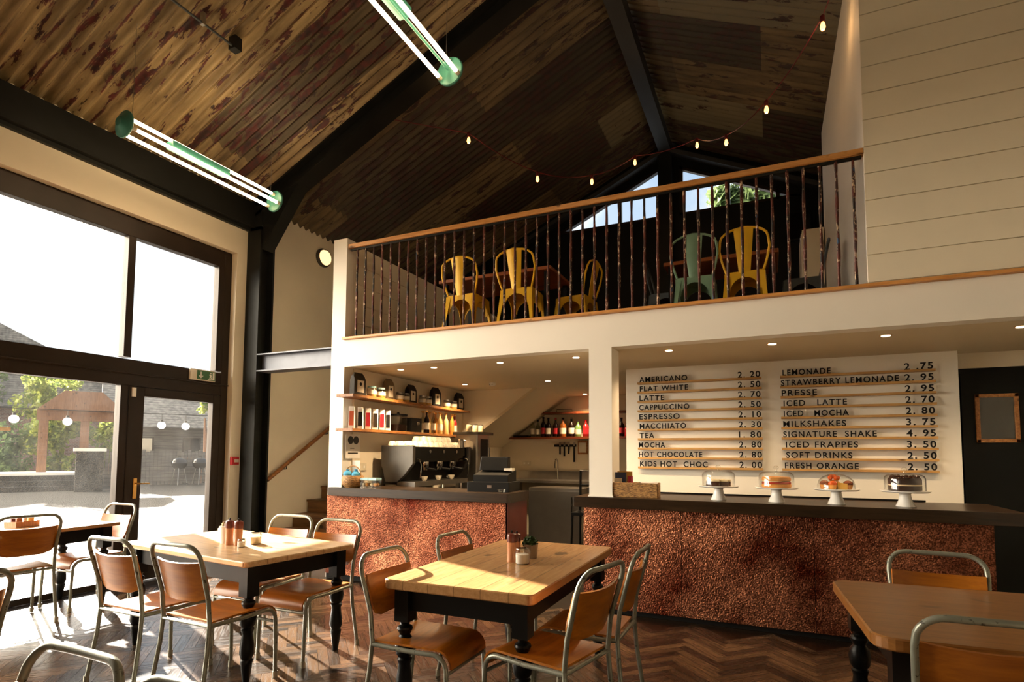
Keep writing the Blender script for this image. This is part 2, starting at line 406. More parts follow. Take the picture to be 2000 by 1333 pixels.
# herringbone blocks (one mesh, the pattern of the floor)
me = bpy.data.meshes.new('floor'); vs = []; fs = []; uvs = []; tones = []
Lp, Wp, g = .42, .07, .0012; ca, sa = math.cos(PI/4), math.sin(PI/4)
for k in range(-160, 160):
    for q in range(-24, 24):
        for vert in (0, 1):
            x0, y0 = k*Wp+q*Lp, k*Wp-q*Lp
            x1, y1 = x0+Lp, y0+Wp
            if vert: x0, x1, y0, y1 = x0+Lp, x0+Lp+Wp, y0+Wp-Lp, y0+Wp
            cx, cy = (x0+x1)/2, (y0+y1)/2; X, Y = ca*cx-sa*cy-1.5, sa*cx+ca*cy+2.5
            if not (-6.10 < X < 2.9 and .1 < Y < 4.95): continue
            i = len(vs)
            for px, py in ((x0+g, y0+g), (x1-g, y0+g), (x1-g, y1-g), (x0+g, y1-g)): vs.append((ca*px-sa*py-1.5, sa*px+ca*py+2.5, 0))
            fs.append((i, i+1, i+2, i+3)); t = random.random(); tones.append(t); ox, oy = random.random()*9, random.random()*9
            uvs += [(ox+px, oy+py) for px, py in ((((0, 0), (Lp, 0), (Lp, Wp), (0, Wp))) if not vert else ((0, 0), (0, Wp), (Lp, Wp), (Lp, 0)))]
me.from_pydata(vs, [], fs); ul = me.uv_layers.new(name='UVMap')
for i, p in enumerate(uvs): ul.data[i].uv = p
at_ = me.attributes.new('tone', 'FLOAT', 'FACE')
for i, t in enumerate(tones): at_.data[i].value = t
me.materials.append(M['parquet']); fo = bpy.data.objects.new('floor', me); COL.objects.link(fo); fo['kind'] = 'structure'
# left wall with two glazed openings
b = B(); Y1, Y2, Z1 = -.30, 5.09, 4.04
for y0, y1, z0, z1 in ((Y2, YB, -.1, 4.9), (Y1, Y2, Z1, 4.9), (YF, Y1, -.1, 4.9)): b.box(-6.5, XW, y0, y1, z0, z1)
struct(b, 'wall_left', 'wall_paint', 'cream painted left wall with glazed opening')
b = B(); b.prism([(XR, YF, -.1), (XR, YB, -.1), (XR, YB, 4.8), (XR, YF, 4.8)], (.2, 0, 0)); struct(b, 'wall_right', 'wall_paint')
b = B(); b.prism([(-6.5, YF, -.1), (XR+.2, YF, -.1), (XR+.2, YF, 4.8), (XA, YF, ZA+.02), (-6.5, YF, 4.8)], (0, -.2, 0)); struct(b, 'wall_front', 'wall_paint')
# gable end with triangular glazing
b = B(); zs = 5.62; gl, gr = -3.62, .60
def gz(x): return zroof(x)-.36
b.prism([(-6.5, YB, -.1), (XR+.2, YB, -.1), (XR+.2, YB, zs), (-6.5, YB, zs)], (0, .2, 0))
b.prism([(-6.5, YB, zs), (gl, YB, zs), (gl, YB, zroof(gl)), (-6.5, YB, 4.7)] if False else [(gl-1.2, YB, zs), (gl, YB, zs), (gl, YB, zroof(gl)), (gl-1.0, YB, zs+.02)], (0, .2, 0))
for xa, xb in ((gl, -1.62), (-1.35, gr)): b.prism([(xa, YB, gz(xa) if xa > gl-.01 else zs), (xb, YB, gz(xb)), (xb, YB, zroof(xb)+.02), (xa, YB, zroof(xa)+.02)], (0, .2, 0))
b.prism([(gr, YB, zs), (gr+1.0, YB, zs), (gr, YB, zroof(gr)+.02)], (0, .2, 0))
b.box(-1.62, -1.35, YB, YB+.2, zs, ZA)
struct(b, 'wall_back', 'wall_black', 'dark end gable wall above the mezzanine')
for nm, xs_ in (('window_2', (gl, -1.62)), ('window_3', (-1.35, gr))):
    wr = bpy.data.objects.new(nm, None); COL.objects.link(wr); wr['kind'] = 'structure'; wr['label'] = 'triangular gable window under the roof'
    xa, xb = xs_; b = B(); t = .05; y0 = YB+.02
    b.box(xa, xb, y0, y0+.08, zs, zs+t)
    b.prism([(xa, y0, gz(xa)), (xb, y0, gz(xb)), (xb, y0, gz(xb)-t), (xa, y0, gz(xa)-t)], (0, .08, 0))
    for xm in ((-2.42,) if xa == gl else (-.56, .20)): b.box(xm-.03, xm+.03, y0, y0+.08, zs, gz(xm))
    e = xb if xa == gl else xa; b.box(min(e, e+(-t if xa == gl else t)), max(e, e+(-t if xa == gl else t)), y0, y0+.08, zs, gz(e))
    b.build('frame', 'frame_bronze', wr)
    B().prism([(xa, y0+.035, zs), (xb, y0+.035, zs), (xb, y0+.035, gz(xb)), (xa, y0+.035, gz(xa))], (0, .006, 0)).build('pane', 'gable_glass', wr)
# roof sheets (two corrugated slopes)
def slope(xa, xb, ya, yb, name, lab, mat):
    bm = bmesh.new(); n = int((yb-ya)/.0145)+1; xs_ = [xa+(xb-xa)*i/3 for i in range(4)]; rows = []
    for x in xs_:
        rows.append([bm.verts.new((x, ya+j*.0145, zroof(x)+.03+.027*math.sin(2*PI*j/8))) for j in range(n)])
    for r0, r1 in zip(rows, rows[1:]):
        for j in range(n-1): bm.faces.new((r0[j], r0[j+1], r1[j+1], r1[j]))
    bmm = B(); bmm.b.free(); bmm.b = bm; return struct(bmm, name, mat, lab, smooth=True)
slope(-6.75, XA, YF-.1, 5.36, 'ceiling', 'left slope of old yellowed corrugated roof sheets with rust patches', 'roof_sheets')
slope(-6.75, XA, 5.36, YB+.2, 'ceiling.001', 'left slope of darker corrugated sheets beyond the rafter, their shade painted in', 'roof_sheets_shaded')
slope(XA, XR+.4, YF-.1, YB+.2, 'ceiling.002', 'right slope of dark old corrugated roof sheets, shade painted into their colour', 'roof_sheets_shaded')
# steel frame
b = B(); b.box(-6.3, -6.06, 5.24, 5.27, 0, 4.42); b.box(-6.3, -6.06, 5.45, 5.48, 0, 4.42); b.box(-6.20, -6.16, 5.27, 5.45, 0, 4.5)
b.box(-6.3, -6.06, 5.24, 5.48, 4.38, 4.72)
b.prism([(-6.06, 5.27, 4.72), (-6.06, 5.27, 4.12), (-5.40, 5.27, zroof(-5.4)-.2)], (0, .18, 0))
struct(b, 'steel_column', 'steel_dark', 'dark steel column between window and stairs')
for sgn, nm in ((1, 'steel_rafter'), (-1, 'steel_rafter.001')):
    b = B(); xo = XW if sgn > 0 else 2*XA-XW
    for da, dz, y0, y1 in ((.0, .03, 5.24, 5.48), (.03, .21, 5.33, 5.39), (.21, .25, 5.24, 5.48)):
        b.prism([(xo, y0, zroof(xo)-da-.005), (XA, y0, ZA-da-.005), (XA, y0, ZA-dz-.005), (xo, y0, zroof(xo)-dz-.005)], (0, y1-y0, 0))
    struct(b, nm, 'steel_dark', 'dark steel roof rafter')
b = B(); b.box(XA-.10, XA+.10, YF, YB, ZA-.24, ZA-.03); struct(b, 'ridge_beam', 'beam_grey', 'dark ridge beam along the roof apex')
b = B(); b.box(XW, XW+.12, YF, 5.24, 4.42, zroof(XW)-.02); b.box(XW, XW+.05, YF, 5.24, 4.38, 4.42); struct(b, 'eave_beam', 'steel_dark', 'dark eaves beam above the tall window')
b = B()
for xa, xb in ((-4.6, XA), (XA, 1.4)):
    b.prism([(xa, YB-.16, zroof(xa)-.14), (xb, YB-.16, zroof(xb)-.14), (xb, YB-.16, zroof(xb)-.22), (xa, YB-.16, zroof(xa)-.22)], (0, .16, 0))
struct(b, 'gable_rafter', 'beam_grey', 'grey rafter along the gable wall')
b = B(); b.box(XA-.13, XA+.10, YB-.14, YB, 2.77, ZA-.2); struct(b, 'gable_post', 'steel_dark', 'dark post between the gable windows')
# mezzanine: slab, pillar, pier, walls below
b = B(); b.box(-4.519, XR, 5.145, 5.299, 2.44, 2.755); struct(b, 'trim_1', 'white_paint', 'white fascia of the mezzanine edge')
b = B(); b.box(-4.60, XR, 5.30, YB, 2.44, 2.755); struct(b, 'ceiling.003', 'soffit_paint', 'low plaster ceiling over the bar')
b = B(); b.box(-4.60, XR, 5.30, YB, 2.756, 2.77); struct(b, 'floor.001', 'stair_wood', 'mezzanine floor')
b = B(); b.box(-4.53, 3.1, 5.10, 5.30, 2.757, 2.785); struct(b, 'trim_2', 'rail_wood', 'thin wooden edging along the mezzanine', bevel=.004)
b = B(); b.box(-4.72, -4.52, 5.145, 5.30, 0, 3.985); struct(b, 'wall_pier', 'white_paint', 'white pier at left end of the mezzanine')
b = B(); b.box(-1.555, -1.335, 5.145, 5.42, 1.042, 2.44); struct(b, 'wall_pillar', 'white_paint', 'white square pillar standing on the bar')
b = B(); b.box(-1.565, -1.325, 5.135, 5.43, 1.0405, 1.052); struct(b, 'baseboard_pillar', 'white_paint')
b = B(); b.box(-4.66, -4.50, 5.30, 9.4, 0, 2.44); struct(b, 'wall_shelf', 'wall_paint', 'side wall behind the coffee machine')
b = B()
for k in range(5): b.box(-4.62, -4.52, 5.30, 9.3, 2.77+.237*k, 2.77+.237*(k+1)-.006)
b.box(-4.61, -4.53, 5.30, 9.3, 2.77, 3.94); struct(b, 'wall_mezzanine', 'board_white', 'low white boarded wall at left of the mezzanine')
b = B(); b.box(-4.66, XR, 9.4, 9.55, 0, 2.44); struct(b, 'wall_kitchen', 'wall_paint', 'wall behind the bar bottles')
b = B(); b.prism([(-4.5, 7.9, 1.60), (-3.27, 7.9, 2.44), (-4.5, 7.9, 2.44)], (0, .06, 0)); struct(b, 'wall_stair', 'wall_paint', 'triangular wall under the upper stairs')
b = B(); b.prism([(-4.5, 7.9, 1.55), (-3.20, 7.9, 2.44), (-3.27, 7.9, 2.44), (-4.5, 7.9, 1.60)], (0, 1.5, 0)); struct(b, 'ceiling.004', 'soffit_paint', 'sloping plaster soffit below the stairs')
b = B(); b.box(-1.54, 1.645, 6.60, 6.72, 0, 2.44); struct(b, 'wall_menu', 'white_paint', 'white partition carrying the drinks menu')
b = B(); b.box(1.645, XR, 6.80, 6.95, 2.29, 2.44); struct(b, 'wall_lintel', 'wall_paint', 'cream strip of wall above the dark door')
b = B(); b.box(1.645, XR, 6.80, 6.90, 0, 2.29); struct(b, 'wall_door', 'wall_black', 'dark green black panelled wall beside the menu')
# white boarded room on the mezzanine
b = B(); x0 = .735
def xr_at(z): return min(3.1, 2*XA-XW-(z-ZE)/TAN-.03)
b.prism([(x0+.01, 5.165, 2.79), (3.1, 5.165, 2.79), (3.1, 5.165, zroof(3.1)-.02), (x0+.01, 5.165, zroof(x0)-.02)], (0, .1, 0))
zb = 3.91-.222*5
for k in range(14):
    za, zt = max(2.79, zb+.222*k+.004), min(zb+.222*(k+1)-.004, zroof(x0)-.03)
    if zt-za < .02: continue
    b.prism([(x0, 5.15, za), (xr_at(za), 5.15, za), (xr_at(zt), 5.15, zt), (x0, 5.15, zt)], (0, .016, 0))
struct(b, 'wall_boarded', 'board_white', 'tall white horizontally boarded wall at upper right')
b = B(); b.prism([(x0, 5.167, 2.79), (x0, 8.6, 2.79), (x0, 8.6, zroof(x0)-.02), (x0, 5.167, zroof(x0)-.02)], (.012, 0, 0)); struct(b, 'wall_boarded_side', 'white_paint')
# tall window and glazed door
def bars(specs, name, mat, parent, x0=-6.49, x1=-6.39):
    b = B()
    for y0, y1, z0, z1 in specs: b.box(x0, x1, y0, y1, z0, z1)
    return b.build(name, mat, parent, bevel=.004)
wr = bpy.data.objects.new('window_1', None); COL.objects.link(wr); wr['kind'] = 'structure'; wr['label'] = 'tall bronze framed window with the door in it'
bars([(Y1, -.2, 0, Z1), (4.99, Y2, 0, Z1), (-.2, 4.99, 3.82, Z1), (-.2, 4.99, 2.16, 2.45), (-.2, 3.78, 0, .06), (1.0, 1.08, 0, 2.16), (1.0, 1.08, 2.47, 3.82), (3.775, 3.855, .0, 2.16), (3.785, 3.865, 2.47, 3.82), (2.3, 2.38, 0, 2.16), (2.3, 2.38, 2.47, 3.82), (4.905, 4.99, 2.47, 3.82)], 'frame', 'frame_bronze', wr)
bars([(-.3, 5.09, 2.285, 2.30)], 'frame_bead', 'frame_bronze', wr, -6.39, -6.37)
for y0, y1, z0, z1 in ((-.2, 1.0, .06, 2.16), (-.2, 1.0, 2.47, 3.82), (1.08, 2.3, .06, 2.16), (2.38, 3.775, .06, 2.16), (1.08, 2.3, 2.47, 3.82), (2.38, 3.785, 2.47, 3.82), (3.865, 4.905, 2.47, 3.82)):
    B().box(-6.447, -6.441, y0, y1, z0, z1).build('pane', 'pane_glass', wr)
dr = bpy.data.objects.new('door_1', None); COL.objects.link(dr); dr['kind'] = 'structure'; dr['label'] = 'bronze framed glass door to the courtyard'
bars([(3.86, 4.03, .01, 2.155), (4.885, 4.985, .01, 2.155), (4.03, 4.885, 2.055, 2.155), (4.03, 4.885, .01, .22)], 'leaf', 'frame_bronze', dr, -6.475, -6.385)
B().box(-6.437, -6.431, 4.03, 4.885, .22, 2.055).build('pane', 'pane_glass', dr)
h = B(); h.rbox(-6.385, -6.373, 3.945, 3.985, .92, 1.14, .006); h = h.build('handle_plate', 'brass', dr)
h = B(); h.tube([(-6.373, 3.965, 1.085), (-6.33, 3.965, 1.085), (-6.325, 3.99, 1.085), (-6.325, 4.09, 1.082)], .008, 8); h.build('handle', 'brass', dr, True)
# dark door with framed vision panel
dr = bpy.data.objects.new('door_2', None); COL.objects.link(dr); dr['kind'] = 'structure'; dr['label'] = 'black door right of the menu with a wooden framed viewing pane'
B().box(1.70, 2.62, 6.765, 6.80, 0, 2.24).build('leaf', 'wall_black', dr)
b = B(); X0, X1, Z0, Zt = 1.80, 2.13, 1.565, 2.03
for a0, a1, c0, c1 in ((X0, X1, Zt-.035, Zt), (X0, X1, Z0, Z0+.035), (X0, X0+.035, Z0, Zt), (X1-.035, X1, Z0, Zt)): b.box(a0, a1, 6.74, 6.766, c0, c1)
b.build('viewing_frame', 'shelf_wood', dr, bevel=.004)
B().box(X0+.035, X1-.035, 6.752, 6.758, Z0+.035, Zt-.035).build('viewing_pane', 'jar_glass', dr)
# soffit seen edge: skirting
b = B(); b.box(XW, XW+.016, 5.49, 5.60, 0, .12); struct(b, 'baseboard_left', 'white_paint')

# ================================================================== COURTYARD OUTSIDE
b = B(); b.box(-75, -6.5, -40, 70, -.3, -.05); struct(b, 'ground', 'gravel', 'sunlit gravel courtyard')
t = thing('deck', 'pale timber decking strip outside the glass door', 'decking', (-7.2, 3.0, -.05))
for k in range(9): B().box(-.62+.14*k, -.49+.14*k, -2.2, 2.4, 0, .045).build('deck_board', 'pergola_wood', t)
AX = math.radians(-61); E1 = Vector((math.sin(AX), math.cos(AX), 0)); E2 = Vector((math.cos(AX), -math.sin(AX), 0))
ROUT = AX*-1
def out_pt(d, s, z=-.05): p = E1*d+E2*s; return (p.x, p.y, z)
RZ = math.atan2(E2.y, E2.x)     # local x = to the right seen from the cafe, local y = away
def othing(name, label, cat, d, s, group=None): return thing(name, label, cat, out_pt(d, s), RZ, group)
# barn with tiled roof
t = othing('barn', 'grey weatherboarded barn with tiled roof beyond the fence', 'barn', 34, 3.2)
B().box(-2.4, 9, 0, 5, 0, 2.9).build('wall', 'weatherboard', t)
B().prism([(-3.0, -.5, 2.75), (-3.0, 3, 5.3), (-3.0, 6, 2.75)], (12.6, 0, 0)).build('roof', 'roof_tiles', t)
for x in (-1.2, .9, 3.1): f = B().box(x-.42, x+.42, -.05, 0, 1.25, 2.25).build('window', 'frame_bronze', t); B().box(x-.34, x+.34, -.06, -.05, 1.32, 2.18).build('pane', 'black_gloss', f)
B().box(.4, 2.3, -.2, 0, 1.12, 1.24).build('sill', 'pergola_wood', t)
t = othing('fence', 'grey upright board fence in front of the barn', 'fence', 30.5, 1.6)
for k in range(13, 46): B().box(-3.3+.15*k, -3.17+.15*k, 0, .03, 0, 1.5+.05*(k*7 % 3)).build('fence_board', 'weatherboard', t)
B().box(-1.3, 3.6, .03, .09, .4, .5).build('fence_rail', 'weatherboard', t)
# pergola shelter and raised terrace
t = othing('terrace', 'raised stone terrace with long steps in the courtyard', 'terrace', 27.2, -2.35)
for k in range(3): B().box(-3.4, 2.2, .35*k, 3.4, .19*k, .19*(k+1)).build('step', 'gravel', t)
B().box(-3.4, 2.0, 1.0, 3.4, .57, .66).build('paving', 'white_paint', t)
t = othing('pergola', 'brown timber shelter with low hipped roof beyond the steps', 'shelter', 29.5, -2.8)
for x in (1.12, 2.45): B().box(x-.15, x+.15, -.12, .16, .66, 2.75).build('post', 'pergola_wood', t)
B().box(.9, 3.5, -.16, .14, 2.751, 3.14).build('beam', 'pergola_wood', t)
B().prism([(.9, -.5, 3.145), (3.8, -.5, 3.145), (3.0, -.5, 3.95), (1.75, -.5, 3.95)], (0, 1.6, 0)).build('roof', 'pergola_wood', t)
t = othing('stone_pier', 'grey stone pier at the right end of the steps', 'pier', 26.6, -.12); B().rbox(-.42, .42, -.3, .3, 0, 1.5, .03).build('shaft', 'gravel', t); B().rbox(-.5, .5, -.36, .36, 1.5, 1.62, .03).build('capstone', 'white_paint', t)
t = othing('house', 'large brick house with grey roof far behind the trees', 'house', 46, -10)
B().box(-13, 13.3, 0, 8, 0, 4.3).build('wall', 'brick', t); B().prism([(-14, -.5, 4.2), (0, -.5, 12.0), (14.4, -.5, 4.2)], (0, 9, 0)).build('roof', 'roof_tiles', t)
def tree(label, d, s, h, r, n, mat, trunk=True, loc=None, z0=.25, nm='tree', cat='tree'):
    t = thing(nm, label, cat, loc or out_pt(d, s), RZ)
    if trunk: B().tube([(0, 0, 0), (.05, 0, h*.35), (-.04, .03, h*.75)], [.14, .11, .05], 8).build('trunk', 'pergola_wood', t, True)
    b = B(); bl = [(random.gauss(0, r*.42), random.gauss(0, r*.42), h*(z0+(1-z0)*random.random()), r*random.uniform(.25, .5)) for _ in range(16)]
    for i in range(n):
        cx, cy, cz, cr = random.choice(bl); v = Vector((random.gauss(0, 1), random.gauss(0, 1), random.gauss(0, 1))).normalized()*cr*random.uniform(.6, 1)
        p = Vector((cx, cy, max(.05, cz)))+v*Vector((1, 1, .8)).length/1.6; p.z = max(p.z, .05); a = Vector((random.gauss(0, 1), random.gauss(0, 1), random.gauss(0, 1))).normalized(); c = a.orthogonal().normalized(); s_ = random.uniform(.08, .17)*max(1, h/5)
        q = [p-a*s_, p+c*s_*.6, p+a*s_, p-c*s_*.6]; b.b.faces.new([b.b.verts.new(x) for x in q])
    b.build('foliage', mat, t); return t
tree('tall light green tree behind the shelter', 34.5, -2.0, 5.5, 1.5, 2600, 'foliage', z0=.3)
tree('rounded yellow green shrub between the shelter posts', 33, -1.05, 2.9, 1.0, 1500, 'foliage', False, z0=.1, nm='shrub', cat='shrub')
tree('yellow green shrub right of the shelter', 32.5, .35, 3.1, .9, 1100, 'foliage', False, z0=.25, nm='shrub', cat='shrub')
tree('grey green bush at left beside the steps', 33, -3.1, 2.4, 1.2, 1300, 'foliage_dark', False, z0=.1, nm='shrub', cat='shrub')
tree('small leafy branch over the barn eaves', 31.3, 4.35, 4.2, .55, 350, 'foliage', True, z0=.8)
tree('tall dark tree at far left of the courtyard', 38, -5.2, 5.6, 1.7, 2400, 'foliage_dark', z0=.25)
tree('leafy tree seen through the gable window', 0, 0, 12.4, 1.5, 1300, 'foliage_dark', loc=(-.9, 24, -.05), z0=.7)
tree('second leafy tree further right outside the gable window', 0, 0, 12.6, 1.5, 1100, 'foliage', loc=(2.6, 26, -.05), z0=.7)
for i, (d, s, z, lab) in enumerate(((15.5, -1.36, 2.1, 'left globe light of the four outside, over the steps'), (15.5, -.49, 2.08, 'round globe light left of the door frame, by the shelter post'), (15.5, 1.24, 2.06, 'left globe light seen through the door glass'), (15.5, 1.73, 2.05, 'right globe light seen through the door glass'))):
    t = thing('globe_light', lab, 'lamp', out_pt(d, s, z), RZ, 'globe lights over the courtyard')
    B().ball((0, 0, 0), .085, 14).build('globe', 'globe_light', t, True); B().lathe([(.03, .08), (.03, .13)], n=10).build('cap', 'black', t); B().tube([(0, 0, .13), (0, 0, 2.32-z)], .006, 5).build('flex', 'black', t)
t = thing('catenary_wire', 'thin wire carrying the courtyard globe lights', 'wire', out_pt(15.5, 0, 2.33), RZ); B().tube([(-8, 0, 0), (8, 0, 0)], .008, 5).build('wire', 'black', t)
for x in (-8, 8): B().tube([(x, 0, -2.38), (x, 0, .05)], .04, 8).build('post', 'pergola_wood', t)
for i, (d, s, lab) in enumerate(((29.4, 3.1, 'black kettle barbecue on a tripod by the fence, left one'), (29.6, 3.95, 'black kettle barbecue on a tripod by the fence, right one'))):
    t = othing('kettle_barbecue', lab, 'barbecue', d, s, 'kettle barbecues by the fence')
    B().lathe([(.02, .72), (.2, .76), (.3, .88), (.33, 1.0)], n=18).build('bowl', 'black_gloss', t, True); l = B().lathe([(.335, 1.0), (.31, 1.1), (.2, 1.2), (.02, 1.24)], n=18).build('lid', 'black_gloss', t, True)
    B().tube([(-.06, 0, 1.23), (-.05, 0, 1.29), (.05, 0, 1.29), (.06, 0, 1.23)], .012, 6).build('lid_handle', 'black', l)
    for a in (.3, 2.4, 4.5): B().tube([(.2*math.cos(a), .2*math.sin(a), .78), (.36*math.cos(a), .36*math.sin(a), .02)], .014, 6).build('leg', 'steel', t)
    for sy in (-.28, .28): B().lathe([(.09, -.02), (.09, .02)], (.25, sy, .09), 12).build('wheel', 'black', t)

# ================================================================== CHAIRS AND TABLES
def seat_y(z): return -.22-(z-.455)*.10 if z < .6 else -.2345-(z-.6)*.27
def make_school_chair(label):
    t = thing('school_chair', label, 'chair'); W, TW, ZS, R = .205, .215, .455, .0125
    path = []
    for sx in (-1, 1):
        side = [(sx*W, seat_y(z), z) for z in (ZS, .5, .55, .6, .65)]+[(sx*(W+(TW-W)*(z-.65)/.15), seat_y(z), z) for z in (.7, .75, .80)]
        cr = .085
        for i in range(1, 7):
            a = PI/2*i/6; z = .82+cr*math.sin(a); x = TW-cr+cr*math.cos(a); side.append((sx*x, seat_y(z)-.012*(1-(x/TW)**2), z))
        path += side if sx < 0 else [(x, seat_y(.905)-.012*(1-(x/TW)**2), .905) for x in (-.06, 0, .06)]+side[::-1]
    B().tube(path, R, 10).build('back_frame', 'tube_grey', t, True)
    for sx in (-1, 1):
        l = B().tube([(sx*W, -.22, ZS), (sx*(W+.004), -.232, .3), (sx*(W+.02), -.27, .03)], R, 10).build('leg', 'tube_grey', t, True)
        B().lathe([(.0165, 0), (.0165, .04)], (sx*(W+.021), -.272, 0), 10).build('foot_cap', 'tube_pale', l)
        p = [(sx*W, -.22, ZS-.012), (sx*W, 0, ZS-.018), (sx*W, .17, ZS-.014)]+[(sx*W, .17+.075*math.sin(a), ZS-.089+.075*math.cos(a)) for a in (.3, .6, .9, 1.2, 1.57)]+[(sx*W, .252, .2), (sx*W, .255, .03)]
        l = B().tube(p, R, 10).build('leg', 'tube_grey', t, True)
        B().lathe([(.0165, 0), (.0165, .04)], (sx*W, .255, 0), 10).build('foot_cap', 'tube_pale', l)
    B().tube([(-W, -.222, ZS-.012), (W, -.222, ZS-.012)], .010, 8).build('crossbar', 'tube_grey', t, True)
    B().tube([(-W, .247, .352), (W, .247, .352)], .010, 8).build('crossbar', 'tube_grey', t, True)
    def sf(u, v):
        x = (u-.5)*.405; s = v*.52
        if s < .385: y, z = -.205+s, ZS+.006-.014*math.sin(PI*min(1, s/.385))*math.cos((u-.5)*PI)
        else:
            a = min((s-.385)/.085, 1.35); y, z = .18+.085*math.sin(a), ZS+.006-.085*(1-math.cos(a))
            if s-.385 > .085*1.35: z -= (s-.385-.085*1.35)
        return (x*(1-.06*v), y, z)
    B().sheet(sf, 10, 18, .011).build('seat', 'ply', t, True)
    def bf(u, v):
        z = .575+v*.235; hw = .205; d = z-.575
        if d < .09: hw -= .09-math.sqrt(max(0, .09**2-(.09-d)**2))
        k = (u-.5)*2; x = k*hw
        return (x, seat_y(z)+.020-.036*(1-(x/.205)**2), z-.010*(1-k*k)*v)
    B().sheet(bf, 14, 12, .010).build('backrest', 'ply', t, True)
    return t
LEG = [(.036, .53), (.026, .52), (.025, .508), (.040, .498), (.043, .487), (.034, .468), (.028, .456), (.046, .43), (.051, .40), (.045, .355), (.033, .338), (.041, .328), (.032, .30), (.042, .23), (.044, .18), (.033, .148), (.039, .137), (.034, .11), (.028, .06), (.019, 0)]
def make_table(label, loc, rot, lx, ly, th, top, r=.04, legmat='table_black', inset=.09):
    t = thing('farmhouse_table', label, 'table', (*loc, 0), rot)
    B().rbox(-lx/2, lx/2, -ly/2, ly/2, .76-th, .76, r, 6, .006).build('tabletop', top, t)
    zt = .76-th; ax, ay = lx/2-inset, ly/2-inset; h = .042
    for sx in (-1, 1):
        for sy in (-1, 1):
            b = B(); cx, cy = sx*ax, sy*ay; b.box(cx-h, cx+h, cy-h, cy+h, .53, zt); b.lathe(LEG, (cx, cy, 0), 18)
            b.build('leg', legmat, t, True)
        B().box(sx*ax-.012, sx*ax+.012, -ay+h, ay-h, zt-.12, zt).build('apron_rail', legmat, t)
    for sy in (-1, 1): B().box(-ax+h, ax-h, sy*ay-.012, sy*ay+.012, zt-.12, zt).build('apron_rail', legmat, t)
    return t
T1 = make_table('long pale pine table with black turned legs, lit by sun, nearest the column', (-3.63, 3.03), math.radians(-6.5), 1.52, .89, .035, 'pine_top')
T2 = make_table('pine table with thick top and black turned legs in front of the copper counters', (-1.485, 3.30), math.radians(.8), .87, 1.57, .052, 'pine_top_y')
T3 = make_table('pine table pushed up beside the glass door at far left', (-5.98, 2.65), math.radians(6), .74, 1.48, .03, 'pine_top_y', .02)
T4 = make_table('dark pine table with rounded corners at right, in front of the bar', (1.06, 3.08), math.radians(3), 1.5, 1.06, .05, 'pine_dark', .09, inset=.11)
CH = make_school_chair('school chair at left end of the sunlit table, back to the camera')
CH.location = (-3.68, 2.46, 0)
G = 'tubular school chairs around the tables'; CH['group'] = G
for x, y, r, sc, lab in (
    (-3.12, 2.49, -1, 1, 'school chair at near side of the sunlit table, second from its left end'),
    (-3.08, 3.19, 181, 1, 'school chair across the sunlit table, beside its right back corner'),
    (-3.62, 3.25, 183, 1, 'school chair across the sunlit table, nearer the dark steel column'),
    (-1.715, 2.66, -90, .97, 'school chair at left of the thick pine table, nearest the camera'),
    (-1.715, 3.42, -92, .97, 'school chair at left of the thick pine table, nearest the copper counter'),
    (-1.03, 2.71, 77, 1, 'school chair tucked at right of the thick pine table, nearer the camera'),
    (-.98, 3.22, 90, 1, 'school chair at right of the thick pine table, nearer the bar'),
    (.78, 3.45, 176, 1, 'school chair behind the dark pine table, facing the camera'),
    (.62, 2.62, 4, 1, 'school chair in front of the dark pine table, back to the camera'),
    (-5.83, 2.66, 80, 1, 'school chair at left edge facing the glass door'),
    (-5.95, 3.28, 184, 1, 'school chair beside the door frame at the far table'),
    (-1.72, .63, 180, .978, 'school chair cut by the bottom edge at lower left, only its top loop showing'),
    (-1.20, .59, 180, .983, 'school chair whose top loop barely shows at the bottom edge'),
    (-3.44, 1.20, 94, 1, 'school chair cut by the left edge, its curved wooden back in shade')):
    dup(CH, (x, y, 0), math.radians(r), lab, G, scale=sc)

# ================================================================== TABLE SMALL THINGS
def lathe_thing(name, label, cat, loc, parts, group=None, n=18):
    t = thing(name, label, cat, loc, 0, group)
    for pn, prof, mat in parts: B().lathe(prof, n=n).build(pn, mat, t, True)
    return t
def mill(label, x, y, z, s=1.0):
    return lathe_thing('pepper_mill', label, 'mill', (x, y, z), (('body', [(.027*s, 0), (.027*s, .01), (.024*s, .05), (.026*s, .11*s)], 'mill_wood'), ('head', [(.027*s, .111*s), (.029*s, .14*s), (.026*s, .155*s), (.012*s, .162*s)], 'mill_dark'), ('knob', [(.006, .162*s), (.007, .172*s), (.002, .178*s)], 'black')), 'wooden pepper and salt mills')
mill('wooden mill on the sunlit table, left of the pair', -3.60, 2.93, .76, 1.1)
mill('wooden mill on the sunlit table, right of the pair', -3.52, 2.94, .76, 1.1)
mill('wooden mill with dark head on the thick pine table', -1.485, 3.25, .76, 1.1)
mill('wooden mill half hidden behind the other on the thick pine table', -1.50, 3.36, .76, 1.0)
t = thing('milk_jug', 'white enamel jug of sachets beside the mills on the sunlit table', 'jug', (-3.70, 2.98, .76))
B().lathe([(.035, 0), (.04, .03), (.045, .10), (.048, .125)], n=18).build('body', 'porcelain', t, True)
B().tube([(-.045, 0, .11), (-.08, 0, .10), (-.08, 0, .06), (-.042, 0, .04)], .006, 6).build('handle', 'porcelain', t, True)
for k in range(6): B().box(-.025+.01*k, -.021+.01*k, -.02, .02, .06, .145+.008*(k % 3)).build('sachet', ('paper', 'cheese', 'kraft_light')[k % 3], t)
